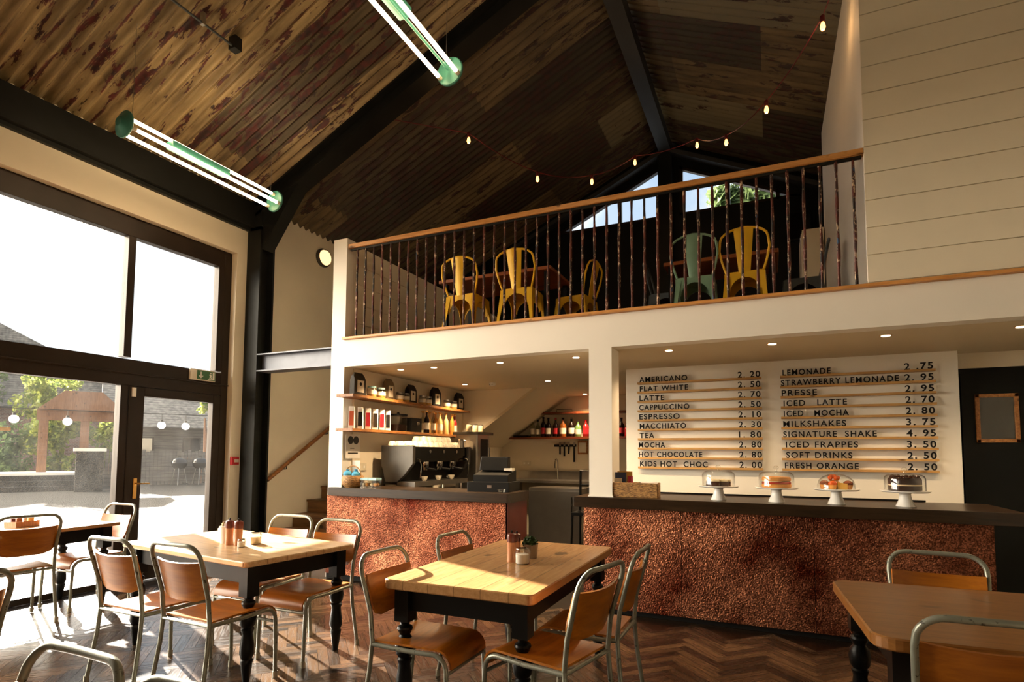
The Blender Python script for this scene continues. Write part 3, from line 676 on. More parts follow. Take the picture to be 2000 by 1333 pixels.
def clip_jar(label, x, y, z, fill, s=1.0):
    t = thing('clip_top_jar', label, 'jar', (x, y, z))
    B().lathe([(.040*s, 0), (.045*s, .006), (.045*s, .075*s), (.036*s, .085*s), (.037*s, .095*s)], n=20).build('glass', 'jar_glass', t, True)
    B().lathe([(.039*s, .004), (.041*s, .008), (.041*s, .058*s), (.03*s, .062*s)], n=20).build('contents', fill, t, True)
    B().lathe([(.039*s, .0), (.039*s, .004)], n=20).build('glass_base', 'jar_glass', t)
    B().tube([(.037*s*math.cos(a*PI/8), .037*s*math.sin(a*PI/8), .090*s) for a in range(17)], .003, 5).build('wire_ring', 'steel', t, True)
    B().tube([(.05*s, 0, .05*s), (.056*s, 0, .075*s), (.04*s, 0, .098*s)], .0022, 5).build('wire_clip', 'steel', t)
    return t
clip_jar('glass clip jar on the sunlit table behind the mills', -3.47, 3.05, .76, 'cream', .9)
clip_jar('small glass jar on the sunlit table in front of the clip jar', -3.44, 2.90, .76, 'sugar', .6)
clip_jar('glass clip jar of sugar on the thick pine table', -1.40, 3.22, .76, 'sugar', 1.0)
t = thing('potted_herb', 'small green herb in a silver tin on the thick pine table', 'plant', (-1.43, 3.42, .76))
B().lathe([(.043, 0), (.050, .085), (.052, .09), (.047, .09), (.04, .07)], n=20).build('tin', 'steel', t, True)
B().lathe([(.046, .072), (.01, .078)], n=14).build('soil', 'paper_black', t)
b = B()
for i in range(260):
    v = Vector((random.gauss(0, 1), random.gauss(0, 1), abs(random.gauss(0, 1)))).normalized()*random.uniform(.02, .055); p = Vector((0, 0, .085))+v
    a = Vector((random.gauss(0, 1), random.gauss(0, 1), random.gauss(0, 1))).normalized()*.011; c = a.orthogonal().normalized()*.007
    b.b.faces.new([b.b.verts.new(q) for q in (p-a, p+c, p+a, p-c)])
b.build('leaves', 'leaf_herb', t)
t = thing('condiment_caddy', 'wooden caddy of condiments on the far left table', 'caddy', (-6.12, 2.83, .76), .2)
b = B(); b.box(-.07, .07, -.1, .1, 0, .012); b.box(-.07, -.06, -.1, .1, .012, .05); b.box(.06, .07, -.1, .1, .012, .05); b.box(-.06, .06, -.1, -.09, .012, .05); b.box(-.06, .06, .09, .1, .012, .05); b.build('tray', 'mill_wood', t)
for k, mt in enumerate(('mill_dark', 'liq_amber', 'steel', 'cheese')): B().lathe([(.022, .012), (.024, .09), (.014, .11)], (-.03+.06*(k % 2), -.05+.1*(k//2), 0), 12).build('bottle', mt, t, True)

# ================================================================== COUNTERS
t = thing('copper_counter', 'left coffee counter faced with bright hammered copper', 'counter', (0, 0, 0))
for x0, x1 in ((-4.69, -3.55), (-3.55, -2.40)): B().box(x0+.002, x1-.002, 5.105, 5.115, .06, .945).build('copper_panel', 'copper', t)
B().box(-2.394, -2.384, 5.117, 5.60, .06, .945).build('end_panel', 'copper_edge', t)
B().box(-4.69, -2.396, 5.117, 5.14, .0, .945).build('carcass', 'shadow_gap', t); B().box(-2.46, -2.396, 5.141, 5.60, 0, .945).build('carcass_end', 'shadow_gap', t)
B().box(-4.49, -2.47, 5.32, 5.58, .60, .64).build('inner_shelf', 'shadow_gap', t)
t = B().rbox(-4.63, -2.36, 5.05, 5.14, .946, 1.04, .004, 2, .003).build('worktop', 'worktop', None); tag(t, 'thick dark wooden worktop on the left coffee counter', 'worktop')
B().box(-4.50, -2.36, 5.141, 5.60, .946, 1.04).build('back_board', 'worktop', t)
t = thing('copper_counter', 'long right bar counter faced with dark hammered copper', 'counter', (0, 0, 0))
for x0, x1 in ((-1.60, -.72), (-.72, .30), (.30, 1.44)): B().box(x0+.002, x1-.002, 5.105, 5.115, .04, .945).build('copper_panel', 'copper', t)
B().box(-1.60, 1.44, 5.117, 5.16, 0, .945).build('carcass', 'shadow_gap', t); B().box(-1.60, -1.57, 5.162, 5.86, 0, .945).build('end_panel', 'black', t); B().box(1.41, 1.44, 5.162, 5.86, 0, .945).build('end_panel', 'black', t)
t = B().rbox(-1.68, 1.62, 5.05, 5.885, .946, 1.04, .004, 2, .003).build('worktop', 'worktop', None); tag(t, 'long dark wooden worktop of the right bar', 'worktop')
B().box(-1.30, 1.20, 5.872, 5.884, 1.0405, 1.056).build('gap_shadow', 'shadow_gap', t)  # black strip painting the shadow gap along the back of the worktop
t = B().box(-4.49, -3.86, 5.615, 7.75, .88, .93).build('back_worktop', 'black', None); tag(t, 'black side worktop under the coffee machine', 'worktop')
B().box(-4.48, -3.90, 5.64, 7.73, 0, .88).build('cabinet', 'shadow_gap', t)

# ================================================================== MENU RAILS AND LETTERING
def lettering(body, x0, x1, z, h, parent, name='lettering', mat='black', y=6.555):
    cu = bpy.data.curves.new('text', 'FONT'); cu.body = body; cu.space_character = 1.22; cu.extrude = .02; cu.offset = .018
    o = bpy.data.objects.new('text', cu); COL.objects.link(o)
    me = bpy.data.meshes.new_from_object(o.evaluated_get(bpy.context.evaluated_depsgraph_get())); bpy.data.objects.remove(o)
    xs = [v.co.x for v in me.vertices]; a, c = min(xs), max(xs); capz = .729
    for v in me.vertices:
        X, Y, Z = v.co; v.co = (x0+(X-a)/(c-a)*(x1-x0), y-(.004 if Z > 0 else -.004), z+Y/capz*h)
    me.materials.clear(); me.materials.append(M[mat]); r = bpy.data.objects.new(name, me); COL.objects.link(r)
    if parent: r.parent = parent
    return r
left = [('AMERICANO', -1.372, -.833, '2. 20'), ('FLAT WHITE', -1.368, -.827, '2. 50'), ('LATTE', -1.372, -1.092, '2. 70'), ('CAPPUCCINO', -1.376, -.816, '2. 50'), ('ESPRESSO', -1.376, -.922, '2. 10'),
        ('MACCHIATO', -1.372, -.855, '2. 30'), ('TEA', -1.374, -1.207, '1. 80'), ('MOCHA', -1.384, -1.086, '2. 80'), ('HOT CHOCOLATE', -1.382, -.685, '2. 80'), ('KIDS HOT  CHOC', -1.372, -.63, '2. 00')]
right = [('LEMONADE', .135, .58, '2 .75'), ('STRAWBERRY LEMONADE', .118, 1.162, '2. 95'), ('PRESSE', .122, .451, '2. 95'), ('ICED   LATTE', .138, .716, '2. 70'), ('ICED   MOCHA', .138, .729, '2. 80'),
         ('MILKSHAKES', .13, .702, '3. 75'), ('SIGNATURE  SHAKE', .128, .962, '4. 95'), ('ICED FRAPPES', .15, .80, '3. 50'), ('SOFT DRINKS', .15, .747, '2. 50'), ('FRESH ORANGE', .136, .80, '2. 50')]
for cols, X0, X1, P0, P1, side in ((left, -1.392, -.07, -.305, -.082, 'left'), (right, .112, 1.455, 1.208, 1.44, 'right')):
    for i, (s, a, c, pr_) in enumerate(cols):
        z = 2.272-.1083*i
        t = thing('menu_rail', 'wooden menu rail lettered %s in the %s column' % (s.title().replace('  ', ' ').replace('  ', ' '), side), 'menu rail', (0, 0, 0), 0, 'menu rails on the white partition')
        B().box(X0, X1, 6.535, 6.60, z-.022, z).build('rail', 'menu_wood', t)
        lettering(s, a, c, z+.003, .062, t, 'item_lettering'); lettering(pr_, P0, P1, z+.003, .066, t, 'price_lettering')

# ================================================================== ON THE RIGHT BAR
t = thing('wicker_basket', 'long rectangular wicker basket on the bar beside the pillar', 'basket', (-1.17, 5.24, 1.04), .02)
b = B(); b.box(-.24, .24, -.075, .075, 0, .01)
for a in ((-.24, .24, -.08, -.065), (-.24, .24, .065, .08), (-.245, -.23, -.065, .065), (.23, .245, -.065, .065)): b.box(*a, .0, .125)
b.build('body', 'wicker', t, bevel=.006)
B().tube([(-.24, -.073, .127), (.24, -.073, .127), (.24, .073, .127), (-.24, .073, .127), (-.24, -.073, .127)], .009, 8).build('rim', 'wicker', t, True)
for x0, mt, h, lab, w_ in ((-1.31, 'navy_pack', .225, 'navy snack packet standing in the long basket', .165), (-1.19, 'red_pack', .19, 'red snack packet in the long basket', .05), (-1.25, 'cheese', .232, 'tan snack packet behind the navy one', .14), (-1.02, 'paper', .135, 'flat white packet lying low in the long basket', .16)):
    yy = 5.275 if mt == 'cheese' else 5.235
    t = thing('snack_packet', lab, 'packet', (x0, yy, 1.052), random.uniform(-.1, .1))
    B().sheet(lambda u, v: ((u-.5)*w_, .018*math.sin(PI*u)*math.sin(PI*v)+.02*v, v*(h-.01)), 8, 8, .004).build('pouch', mt, t, True)
    if mt == 'navy_pack': B().box(-.045, .045, -.012, -.004, .075, .16).build('pack_label', 'label_white', t)
def cake_stand(x, y, label, flat):
    t = thing('cake_stand', label, 'cake stand', (x, y, 1.04), 0, 'white cake stands on the bar')
    B().lathe([(.066, 0), (.064, .006), (.045, .05), (.038, .095), (.045, .105)], n=24).build('foot', 'porcelain', t, True)
    B().lathe([(.05, .104), (.155, .11), (.168, .118), (.168, .122), (.05, .118)], n=36).build('plate', 'porcelain', t, True)
    d = thing('glass_dome', 'clear glass dome ' + ('shallow and rounded ' if not flat else 'upright ') + 'over ' + label.split(' with ')[1], 'dome', (x, y, 1.1625), 0, 'glass domes on the cake stands')
    pr_ = [(.138, 0), (.138, .09), (.132, .112), (.11, .128), (.06, .134), (.012, .136)] if flat else [(.14, 0), (.138, .03), (.125, .07), (.095, .10), (.05, .118), (.012, .122)]
    B().lathe(pr_, n=36, closed=False).build('cover', 'jar_glass', d, True); zt = pr_[-1][1]
    B().lathe([(.010, zt), (.008, zt+.012), (.02, zt+.024), (.022, zt+.034), (.012, zt+.044), (.001, zt+.046)], n=16).build('knob', 'jar_glass', d, True)
XS = (-.423, .041, .484, .953); YS = 5.31; zc = 1.162
cake_stand(XS[0], YS, 'leftmost white cake stand with brown frosted slices', True)
cake_stand(XS[1], YS, 'second white cake stand with jam filled sponge cake', True)
cake_stand(XS[2], YS, 'third white cake stand with assorted bakes', False)
cake_stand(XS[3], YS, 'rightmost white cake stand with dark chocolate cake', True)
def cake(label, x, y, parts, name='cake', group=None):
    t = thing(name, label, 'cake', (x, y, zc), 0, group)
    for pn, bld, mt in parts: bld.build(pn, mt, t, True)
    return t
for k in range(6):
    a = k*PI/3+.3; cake('frosted brown slice under the leftmost dome', XS[0]+.07*math.cos(a), YS+.07*math.sin(a), (('sponge', B().rbox(-.034, .034, -.028, .028, 0, .04, .008), 'cake_brown'), ('frosting', B().rbox(-.034, .034, -.028, .028, .041, .056, .008), 'cream')), 'cake_slice', 'slices under the leftmost dome')
cake('golden sponge cake with jam and cream under the second dome', XS[1], YS, (('lower_sponge', B().lathe([(.112, 0), (.116, .01), (.114, .03)], n=30), 'sponge'), ('jam_filling', B().lathe([(.112, .031), (.115, .04), (.11, .048)], n=30), 'jam'), ('cream_filling', B().lathe([(.105, .0485), (.108, .055)], n=30), 'cream'), ('upper_sponge', B().lathe([(.112, .056), (.115, .07), (.108, .088), (.05, .092)], n=30), 'sponge')))
for k, (dx, dy, dz, r, mt, lab) in enumerate(((-.085, -.02, 0, .036, 'muffin', 'dark muffin at left under the third dome'), (-.03, -.055, 0, .032, 'orange_food', 'orange topped bake near the front under the third dome'), (.085, .0, 0, .036, 'muffin', 'brown muffin at right under the third dome'), (.0, .075, 0, .034, 'sponge', 'pale sponge bun at back under the third dome'))):
    cake(lab, XS[2]+dx, YS+dy, (('base', B().lathe([(r*.75, 0), (r, .035)], n=14), 'sponge'), ('top', B().ball((0, 0, .042), r*1.05, 12, (1, 1, .75)), mt)), 'muffin')
cake('pale cheese scone slice in the middle of the third stand', XS[2]+.035, YS-.03, (('crumb', B().prism([(-.03, -.03, 0), (.04, -.03, 0), (.04, -.03, .045), (-.03, -.03, .055)], (0, .05, 0)), 'cheese'),), 'scone')
b = B(); [b.ball((.045*math.cos(k*1.3)*.6, .04*math.sin(k*1.3)*.6, .09+.008*(k % 2)), .02, 8) for k in range(5)]
t = thing('fruit_tart', 'glazed orange tart piled on top of the bakes', 'cake', (XS[2]-.015, YS+.01, zc)); B().lathe([(.028, 0), (.03, .066), (.045, .072)], n=14).build('pastry', 'sponge', t, True); b.build('glaze', 'orange_food', t, True)
b = B(); b.lathe([(.110, 0), (.112, .008), (.112, .04)], n=30)
cake('tall dark chocolate cake with pale filling under the rightmost dome', XS[3], YS, (('lower_sponge', b, 'cake_choc'), ('filling', B().lathe([(.110, .0405), (.11, .050)], n=30), 'cream'), ('upper_sponge', B().lathe([(.112, .0505), (.112, .088), (.105, .1), (.03, .103)], n=30), 'cake_choc'))+tuple(('chocolate_rosette', B().ball((.085*math.cos(k*PI/5), .085*math.sin(k*PI/5), .107), .016, 8), 'cake_brown') for k in range(10)))

# ================================================================== ON THE LEFT COUNTER
t = thing('egg_basket', 'round wicker basket with hoop handle of blue parcels by the pier', 'basket', (-4.52, 5.20, 1.04) if False else (-4.40, 5.20, 1.04))
B().lathe([(.085, 0), (.125, .04), (.13, .09), (.115, .135)], n=26).build('body', 'wicker', t, True)
B().tube(arc((0, 0, .13), .115, 0, PI, 14, 1), .007, 8).build('handle', 'wicker', t, True)
for x, y, z, r in ((-.05, -.03, .15, .055), (.05, -.01, .145, .05), (0, .05, .15, .05)):
    q = thing('parcel', ('blue wrapped parcel at left in the round basket', 'blue wrapped parcel at right in the round basket', 'blue wrapped parcel at back of the round basket')[0 if x < 0 else 1 if x > 0 else 2], 'parcel', (-4.40+x, 5.20+y, 1.04+z-.03)); B().ball((0, 0, .03), r, 12, (1, 1, .75)).build('wrap', 'blue_cloth', q, True); B().lathe([(.012, .06), (.02, .085)], n=8).build('knot', 'blue_cloth', q)
t = thing('price_card', 'white price card standing in the round basket', 'card', (-4.40, 5.25, 1.175)); B().box(-.055, .055, 0, .003, 0, .17).build('card', 'paper', t)
for i, x in enumerate((-4.215, -4.10)):
    t = thing('treat_box', ('clear box of treats with blue lid beside the round basket', 'clear box of treats with blue lid, farther right of the basket')[i], 'box', (x, 5.22, 1.04), 0, 'clear treat boxes')
    B().box(-.052, .052, -.05, .05, 0, .085).build('carton', 'jar_glass', t)
    for k in range(4): B().ball((-.024+.048*(k % 2), -.022+.044*(k//2), .035), .021, 8).build('treat', ('cream', 'sponge')[k % 2], t, True)
    B().box(-.054, .054, -.052, .052, .0855, .11).build('lid', 'lid_blue', t)
# espresso machine (runs along the side wall, front to the room)
t = thing('espresso_machine', 'black three group espresso machine with grey end panel', 'coffee machine', (-4.14, 6.36, .93))
y0, y1 = -.70, .72
for ya, nm in ((y0, 'end_panel'), (y1-.05, 'end_panel')):
    b = B(); b.prism([(-.22, ya, .60), (-.22, ya, .38), (-.15, ya, .15), (.02, ya, .15), (.13, ya, .24), (.25, ya, .38), (.25, ya, .60)], (0, .05, 0)); b.build(nm, 'machine_grey', t, bevel=.006)
B().box(-.22, .20, y0+.05, y1-.05, .40, .585).build('body', 'black_gloss', t)
B().box(-.22, -.02, y0+.05, y1-.05, .12, .40).build('back_housing', 'black', t)
B().box(-.2, .24, y0+.06, y1-.06, .10, .16).build('drip_tray', 'steel', t)
B().box(.20, .215, y0+.06, y1-.06, .47, .58).build('control_panel', 'black_gloss', t)
for sx in (-.15, .15):
    for sy in (y0+.1, y1-.1): B().lathe([(.03, 0), (.025, .10)], (sx, sy, 0), 12).build('foot', 'chrome', t)
for k in range(3):
    yy = -.33+.33*k
    g_ = B().lathe([(.045, .33), (.055, .35), (.055, .40), (.03, .42)], (.17, yy, 0), 18).build('group_head', 'chrome', t, True)
    B().lathe([(.038, .295), (.042, .33)], (.17, yy, 0), 16).build('portafilter', 'chrome', g_, True); B().tube([(.21, yy, .315), (.35, yy, .30)], .014, 8).build('handle', 'black', g_, True)
    B().lathe([(.022, 0), (.022, .008)], (0, 0, 0), 14).build('gauge', 'chrome', t).matrix_local = Matrix.Translation((.215, yy+.05, .53)) @ Matrix.Rotation(PI/2, 4, 'Y')
for yy in (y0+.12, y1-.12): B().tube([(.20, yy, .44), (.26, yy, .43), (.29, yy, .36), (.27, yy+.01, .20)], .007, 8).build('steam_wand', 'chrome', t, True)
def cup(label, loc, inv=False, group=None, sc=1.0):
    t = thing('coffee_cup', label, 'cup', loc, random.random()*6, group); t.scale = (sc,)*3; pr_ = [(.022, 0), (.026, .004), (.04, .03), (.045, .055), (.043, .055), (.037, .03), (.02, .008)]
    if inv: pr_ = [(r, .055-z) for r, z in pr_][::-1]
    B().lathe(pr_, n=16).build('bowl', 'cup_cream', t, True); hz = .035 if not inv else .02
    B().tube([(.04, 0, hz+.012), (.06, 0, hz+.01), (.06, 0, hz-.01), (.036, 0, hz-.012)], .004, 6).build('handle', 'porcelain', t, True)
for k in range(3): cup(('white cup under the left group of the coffee machine', 'white cup under the middle group of the coffee machine', 'white cup under the right group of the coffee machine')[k], (-3.97, 6.03+.33*k, 1.091), group='cups under the groups')
for r in range(3):
    for k in range(11): cup('white cup stored upside down on top of the coffee machine', (-4.27+.12*r, 5.76+.118*k+.01*r, 1.517), True, 'cups on top of the machine', 1.25)
for r in range(2):
    for k in range(6): cup('white cup of the upper layer stacked upside down on the coffee machine', (-4.21+.12*r, 6.19+.118*k, 1.587), True, 'upper layer of cups on the machine', 1.25)
t = thing('coffee_grinder', 'tall steel coffee boiler standing past the machine under the shelves', 'coffee boiler', (-4.015, 7.40, .93))
B().rbox(-.20, .17, -.20, .20, .0, .78, .03).build('body', 'steel', t); B().rbox(-.23, .22, -.24, .24, .781, .82, .03).build('lid', 'machine_grey', t)
B().box(.171, .176, -.10, .12, .35, .72).build('front_panel', 'black', t); B().tube([(.175, .16, .2), (.175, .16, .6)], .02, 8).build('handle', 'chrome', t, True)
t = thing('milk_pitcher', 'steel milk pitcher on the far end of the coffee machine', 'pitcher', (-3.99, 6.98, 1.516)); B().lathe([(.045, 0), (.048, .06), (.04, .12), (.045, .125), (.042, .12), (.04, .01)], n=18).build('body', 'steel', t, True); B().tube([(.04, 0, .11), (.08, 0, .1), (.08, 0, .04), (.045, 0, .025)], .005, 6).build('handle', 'steel', t, True)
# till
t = thing('cash_till', 'black till at the right end of the left counter', 'till', (-2.68, 5.42, 1.04), .15)
B().rbox(-.24, .22, -.20, .22, 0, .10, .01).build('cash_drawer', 'till_grey', t)
B().prism([(-.20, -.12, .101), (-.20, .2, .101), (-.20, .2, .22), (-.20, -.12, .17)], (.38, 0, 0)).build('keyboard_body', 'till_grey', t)
B().prism([(-.19, .04, .215), (-.19, .18, .215), (-.19, .18, .36), (-.19, .10, .36)], (.31, 0, 0)).build('screen', 'black', t, bevel=.006)
B().box(.10, .19, .0, .1, .215, .24).build('receipt', 'label_white', t)
B().box(-.02, .03, -.203, -.2, .04, .07).build('lock', 'steel', t)
t = thing('tip_saucer', 'small glass dish at the till edge of the counter', 'dish', (-2.47, 5.15, 1.04)); B().lathe([(.03, 0), (.045, .035), (.042, .035), (.025, .006)], n=16).build('bowl', 'jar_glass', t, True)

# ================================================================== SHELVES OF THE SIDE WALL
for z, lab, y1 in ((2.105, 'upper reclaimed wooden shelf on the side wall', 7.75), (1.715, 'lower reclaimed wooden shelf on the side wall', 7.70)):
    s = B().rbox(-4.515, -4.27, 5.02, y1, z-.032, z, .003, 2).build('wall_shelf_board', 'rail_reclaimed', None); s.name = 'shelf'; tag(s, lab, 'shelf')
def pouch(label, yc, wid, h, z, mat, lab_col, x=-4.39, rot=PI/2, group='coffee bags on the upper shelf', mark='black', lean=0):
    t = thing('coffee_bag', label, 'bag', (x, yc, z), rot, group); d = .075
    def side(s): return lambda u, v: ((u-.5)*wid*(1-.16*v*v), s*(d/2*(1-v**1.5)+.004), v*h)
    b = B(); W2 = wid/2
    pts = []
    for v in (0, .25, .5, .7, .84, .93, 1.0):
        hw = W2*(1-.10*v*v) if v < .84 else W2*(.93-.25*(v-.84)/.16); dd = d/2*(1-.15*v) if v < .7 else d/2*(.9-.83*(v-.7)/.3); pts.append((hw, max(dd, .006), v*h))
    rings = [[b.b.verts.new(p) for p in ((-hw, -dd, z_), (hw, -dd, z_), (hw, dd, z_), (-hw, dd, z_))] for hw, dd, z_ in pts]
    for r0, r1 in zip(rings, rings[1:]):
        for k in range(4): b.b.faces.new((r0[k], r0[(k+1) % 4], r1[(k+1) % 4], r1[k]))
    b.b.faces.new(rings[0]); b.b.faces.new(rings[-1]); b.build('pouch', mat, t, bevel=.004)
    B().box(-W2*.55, W2*.55, -d/2-.003, -d/2+.001, h*.14, h*.66).build('bag_label', lab_col, t)
    B().lathe([(W2*.2, 0), (W2*.2, .002)], n=14).build('label_emblem', mark, t).matrix_local = Matrix.Translation((0, -d/2-.003, h*.5)) @ Matrix.Rotation(PI/2, 4, 'X')
    return t
for yc, wd, h, mt, lab in ((5.24, .21, .27, 'kraft', 'tall brown coffee bag, leftmost on the upper shelf'), (5.82, .17, .27, 'kraft_light', 'pale brown coffee bag second from left on the upper shelf'), (6.31, .19, .25, 'paper_black', 'black coffee bag third from left on the upper shelf'), (6.92, .22, .28, 'paper_black', 'large black coffee bag fourth from left on the upper shelf'), (7.60, .22, .27, 'paper_black', 'black coffee bag at far end of the upper shelf')):
    pouch(lab, yc, wd, h, 2.105, mt, 'label_white')
def jar(label, y, z, s, lid, fill='label_white', x=-4.36):
    t = thing('preserve_jar', label, 'jar', (x, y, z), 0, 'jars on the upper shelf')
    B().lathe([(.048*s, 0), (.052*s, .01), (.052*s, .085*s), (.042*s, .098*s)], n=18).build('glass', 'jar_glass', t, True)
    B().lathe([(.045*s, .004), (.048*s, .012), (.048*s, .06*s)], n=18).build('contents', 'liq_gold', t, True)
    B().lathe([(.0525*s, .03*s), (.0525*s, .075*s)], n=18, closed=False).build('jar_label', 'label_white', t, True)
    B().lathe([(.045*s, .0985*s), (.046*s, .118*s), (.01, .12*s)], n=18).build('lid', lid, t, True)
for y, s, lid, lab in ((5.455, 1.12, 'lid_blue', 'blue lidded jar right of the leftmost coffee bag'), (5.63, 1.12, 'lid_blue', 'blue lidded jar left of the pale coffee bag'), (6.02, 1.0, 'steel', 'left jar of the pair after the pale coffee bag'), (6.155, 1.0, 'steel', 'right jar of the pair after the pale coffee bag'), (6.55, 1.05, 'steel', 'left jar of the pair before the large black bag'), (6.69, 1.05, 'steel', 'right jar of the pair before the large black bag'), (7.19, 1.05, 'steel', 'left jar of the pair before the last bag'), (7.39, 1.05, 'steel', 'right jar of the pair before the last bag')):
    jar(lab, y, 2.105, s, lid)
for y, mt, lab in ((5.14, 'orange_pack', 'orange fronted white packet, leftmost on the lower shelf'), (5.29, 'paper_black', 'black fronted white packet on the lower shelf beside the orange one'), (5.43, 'red_pack', 'red fronted white packet on the lower shelf'), (5.57, 'kraft', 'brown fronted white packet on the lower shelf'), (5.70, 'red_pack', 'white packet with narrow red front, fifth on the lower shelf'), (5.82, 'paper_black', 'black fronted white packet, last of the row on the lower shelf')):
    t = thing('retail_packet', lab, 'packet', (-4.385, y, 1.715), .62, 'white retail packets on the lower shelf')
    B().prism([(-.03, -.06, 0), (-.03, .06, 0), (-.03, .05, .255), (-.03, -.05, .255)], (.06, 0, 0)).build('carton', 'paper', t, bevel=.003)
    B().box(-.024, .024, -.063, -.0585, .035, .20).build('front_panel', mt, t)
t = thing('storage_jar', 'square glass storage jar of coffee on the lower shelf', 'jar', (-4.385, 6.03, 1.715)); B().rbox(-.075, .075, -.10, .10, 0, .20, .02).build('glass', 'jar_glass', t); B().rbox(-.065, .065, -.09, .09, .004, .09, .02).build('beans', 'liq_dark', t); B().rbox(-.08, .08, -.105, .105, .201, .225, .02).build('lid', 'black', t); B().ball((0, 0, .237), .018, 8).build('knob', 'black', t, True)
t = thing('appliance_box', 'low black box with knob on the lower shelf', 'box', (-4.385, 6.34, 1.715)); B().rbox(-.08, .08, -.12, .12, 0, .19, .01).build('case', 'black', t); B().lathe([(.022, 0), (.02, .02)], n=14).build('dial', 'steel', t).matrix_local = Matrix.Translation((.08, .02, .12)) @ Matrix.Rotation(PI/2, 4, 'Y')
def bottle(name, label, loc, h, r, body, cap, lab=None, group=None, mats=None):
    t = thing(name, label, 'bottle', loc, random.random()*.4, group)
    B().lathe([(r*.92, 0), (r, .008), (r, h*.58), (r*.8, h*.66), (r*.36, h*.76), (r*.32, h*.9), (r*.36, h*.92)], n=16).build('glass', body, t, True)
    B().lathe([(r*.38, h*.921), (r*(.62 if cap == 'cap_gold' else .40), h*.955), (r*(.62 if cap == 'cap_gold' else .40), h), (r*.2, h*1.012)], n=12).build('cap', cap, t, True)
    if lab: B().lathe([(r*1.015, h*.16), (r*1.015, h*.46)], n=16, closed=False).build('bottle_label', lab, t, True)
    return t
SG = 'syrup bottles on the lower shelf'
for i, (y, x, bd, lb, lab) in enumerate(((6.63, -4.34, 'liq_dark', 'label_white', 'dark syrup bottle with white label, leftmost of the syrups'), (6.70, -4.45, 'bottle_clear', 'label_white', 'clear syrup bottle behind the dark one'), (6.80, -4.34, 'bottle_clear', 'label_white', 'clear syrup bottle right of the dark one'), (6.86, -4.45, 'syrup_gold', None, 'golden syrup bottle behind the clear ones'), (6.97, -4.34, 'syrup_gold', 'label_white', 'golden syrup bottle in the front row, nearest the camera'), (7.03, -4.45, 'syrup_amber', None, 'amber syrup bottle in the back row'), (7.14, -4.34, 'syrup_gold', None, 'golden syrup bottle without label in the front row'), (7.20, -4.45, 'syrup_gold', 'label_white', 'golden labelled syrup bottle in the back row'), (7.31, -4.34, 'syrup_amber', None, 'amber syrup bottle in the front row'), (7.46, -4.38, 'liq_red', 'label_white', 'red syrup bottle at far end of the lower shelf'))):
    bottle('syrup_bottle', lab, (x, y, 1.715), .315, .037, bd, 'cap_gold', lb, SG)
for i, (y, lab) in enumerate(((7.14, 'small pale canister in front of the syrups, nearest the camera'), (7.33, 'small pale canister in front of the syrups, middle one'), (7.50, 'small pale canister in front of the syrups, farthest'))):
    t = thing('canister', lab, 'canister', (-4.29+.0, y, 1.752) if False else (-3.95, y, 1.752), 0, 'canisters on the boiler lid'); B().lathe([(.04, 0), (.042, .09), (.036, .1)], n=16).build('body', 'cream', t, True); B().lathe([(.037, .1005), (.034, .115)], n=16).build('lid', 'steel', t, True)
t = thing('poster', 'white poster with black round emblems below the shelves', 'poster', (-4.498, 5.30, 1.37)); B().box(0, .004, -.125, .125, 0, .285).build('sheet', 'paper', t)
for sy in (-.045, .05): B().lathe([(.048, 0), (.048, .002)], n=18).build('emblem', 'black', t).matrix_local = Matrix.Translation((.0041, sy, .215)) @ Matrix.Rotation(PI/2, 4, 'Y')
B().box(.0041, .006, -.085, .085, .055, .07).build('caption_bar', 'kraft', t); B().box(.0041, .006, -.05, .02, .115, .122).build('caption_line', 'kraft', t)
for loc, rz, lab in (((-4.499, 5.46, 1.267), 0, 'white double socket on the side wall beside the poster'), ((-4.499, 5.93, 1.27), 0, 'white socket by the coffee machine end panel'), ((-4.01, 9.399, 1.268), -PI/2, 'white double socket on the wall behind the bar')):
    t = thing('wall_socket', lab, 'socket', loc, rz, 'white wall sockets'); B().rbox(0, .012, -.085, .085, -.045, .045, .004).build('plate', 'socket', t, bevel=.002)
    for sy in (-.04, .04): B().box(.0121, .015, sy-.012, sy+.012, -.014, .014).build('switch', 'porcelain', t)

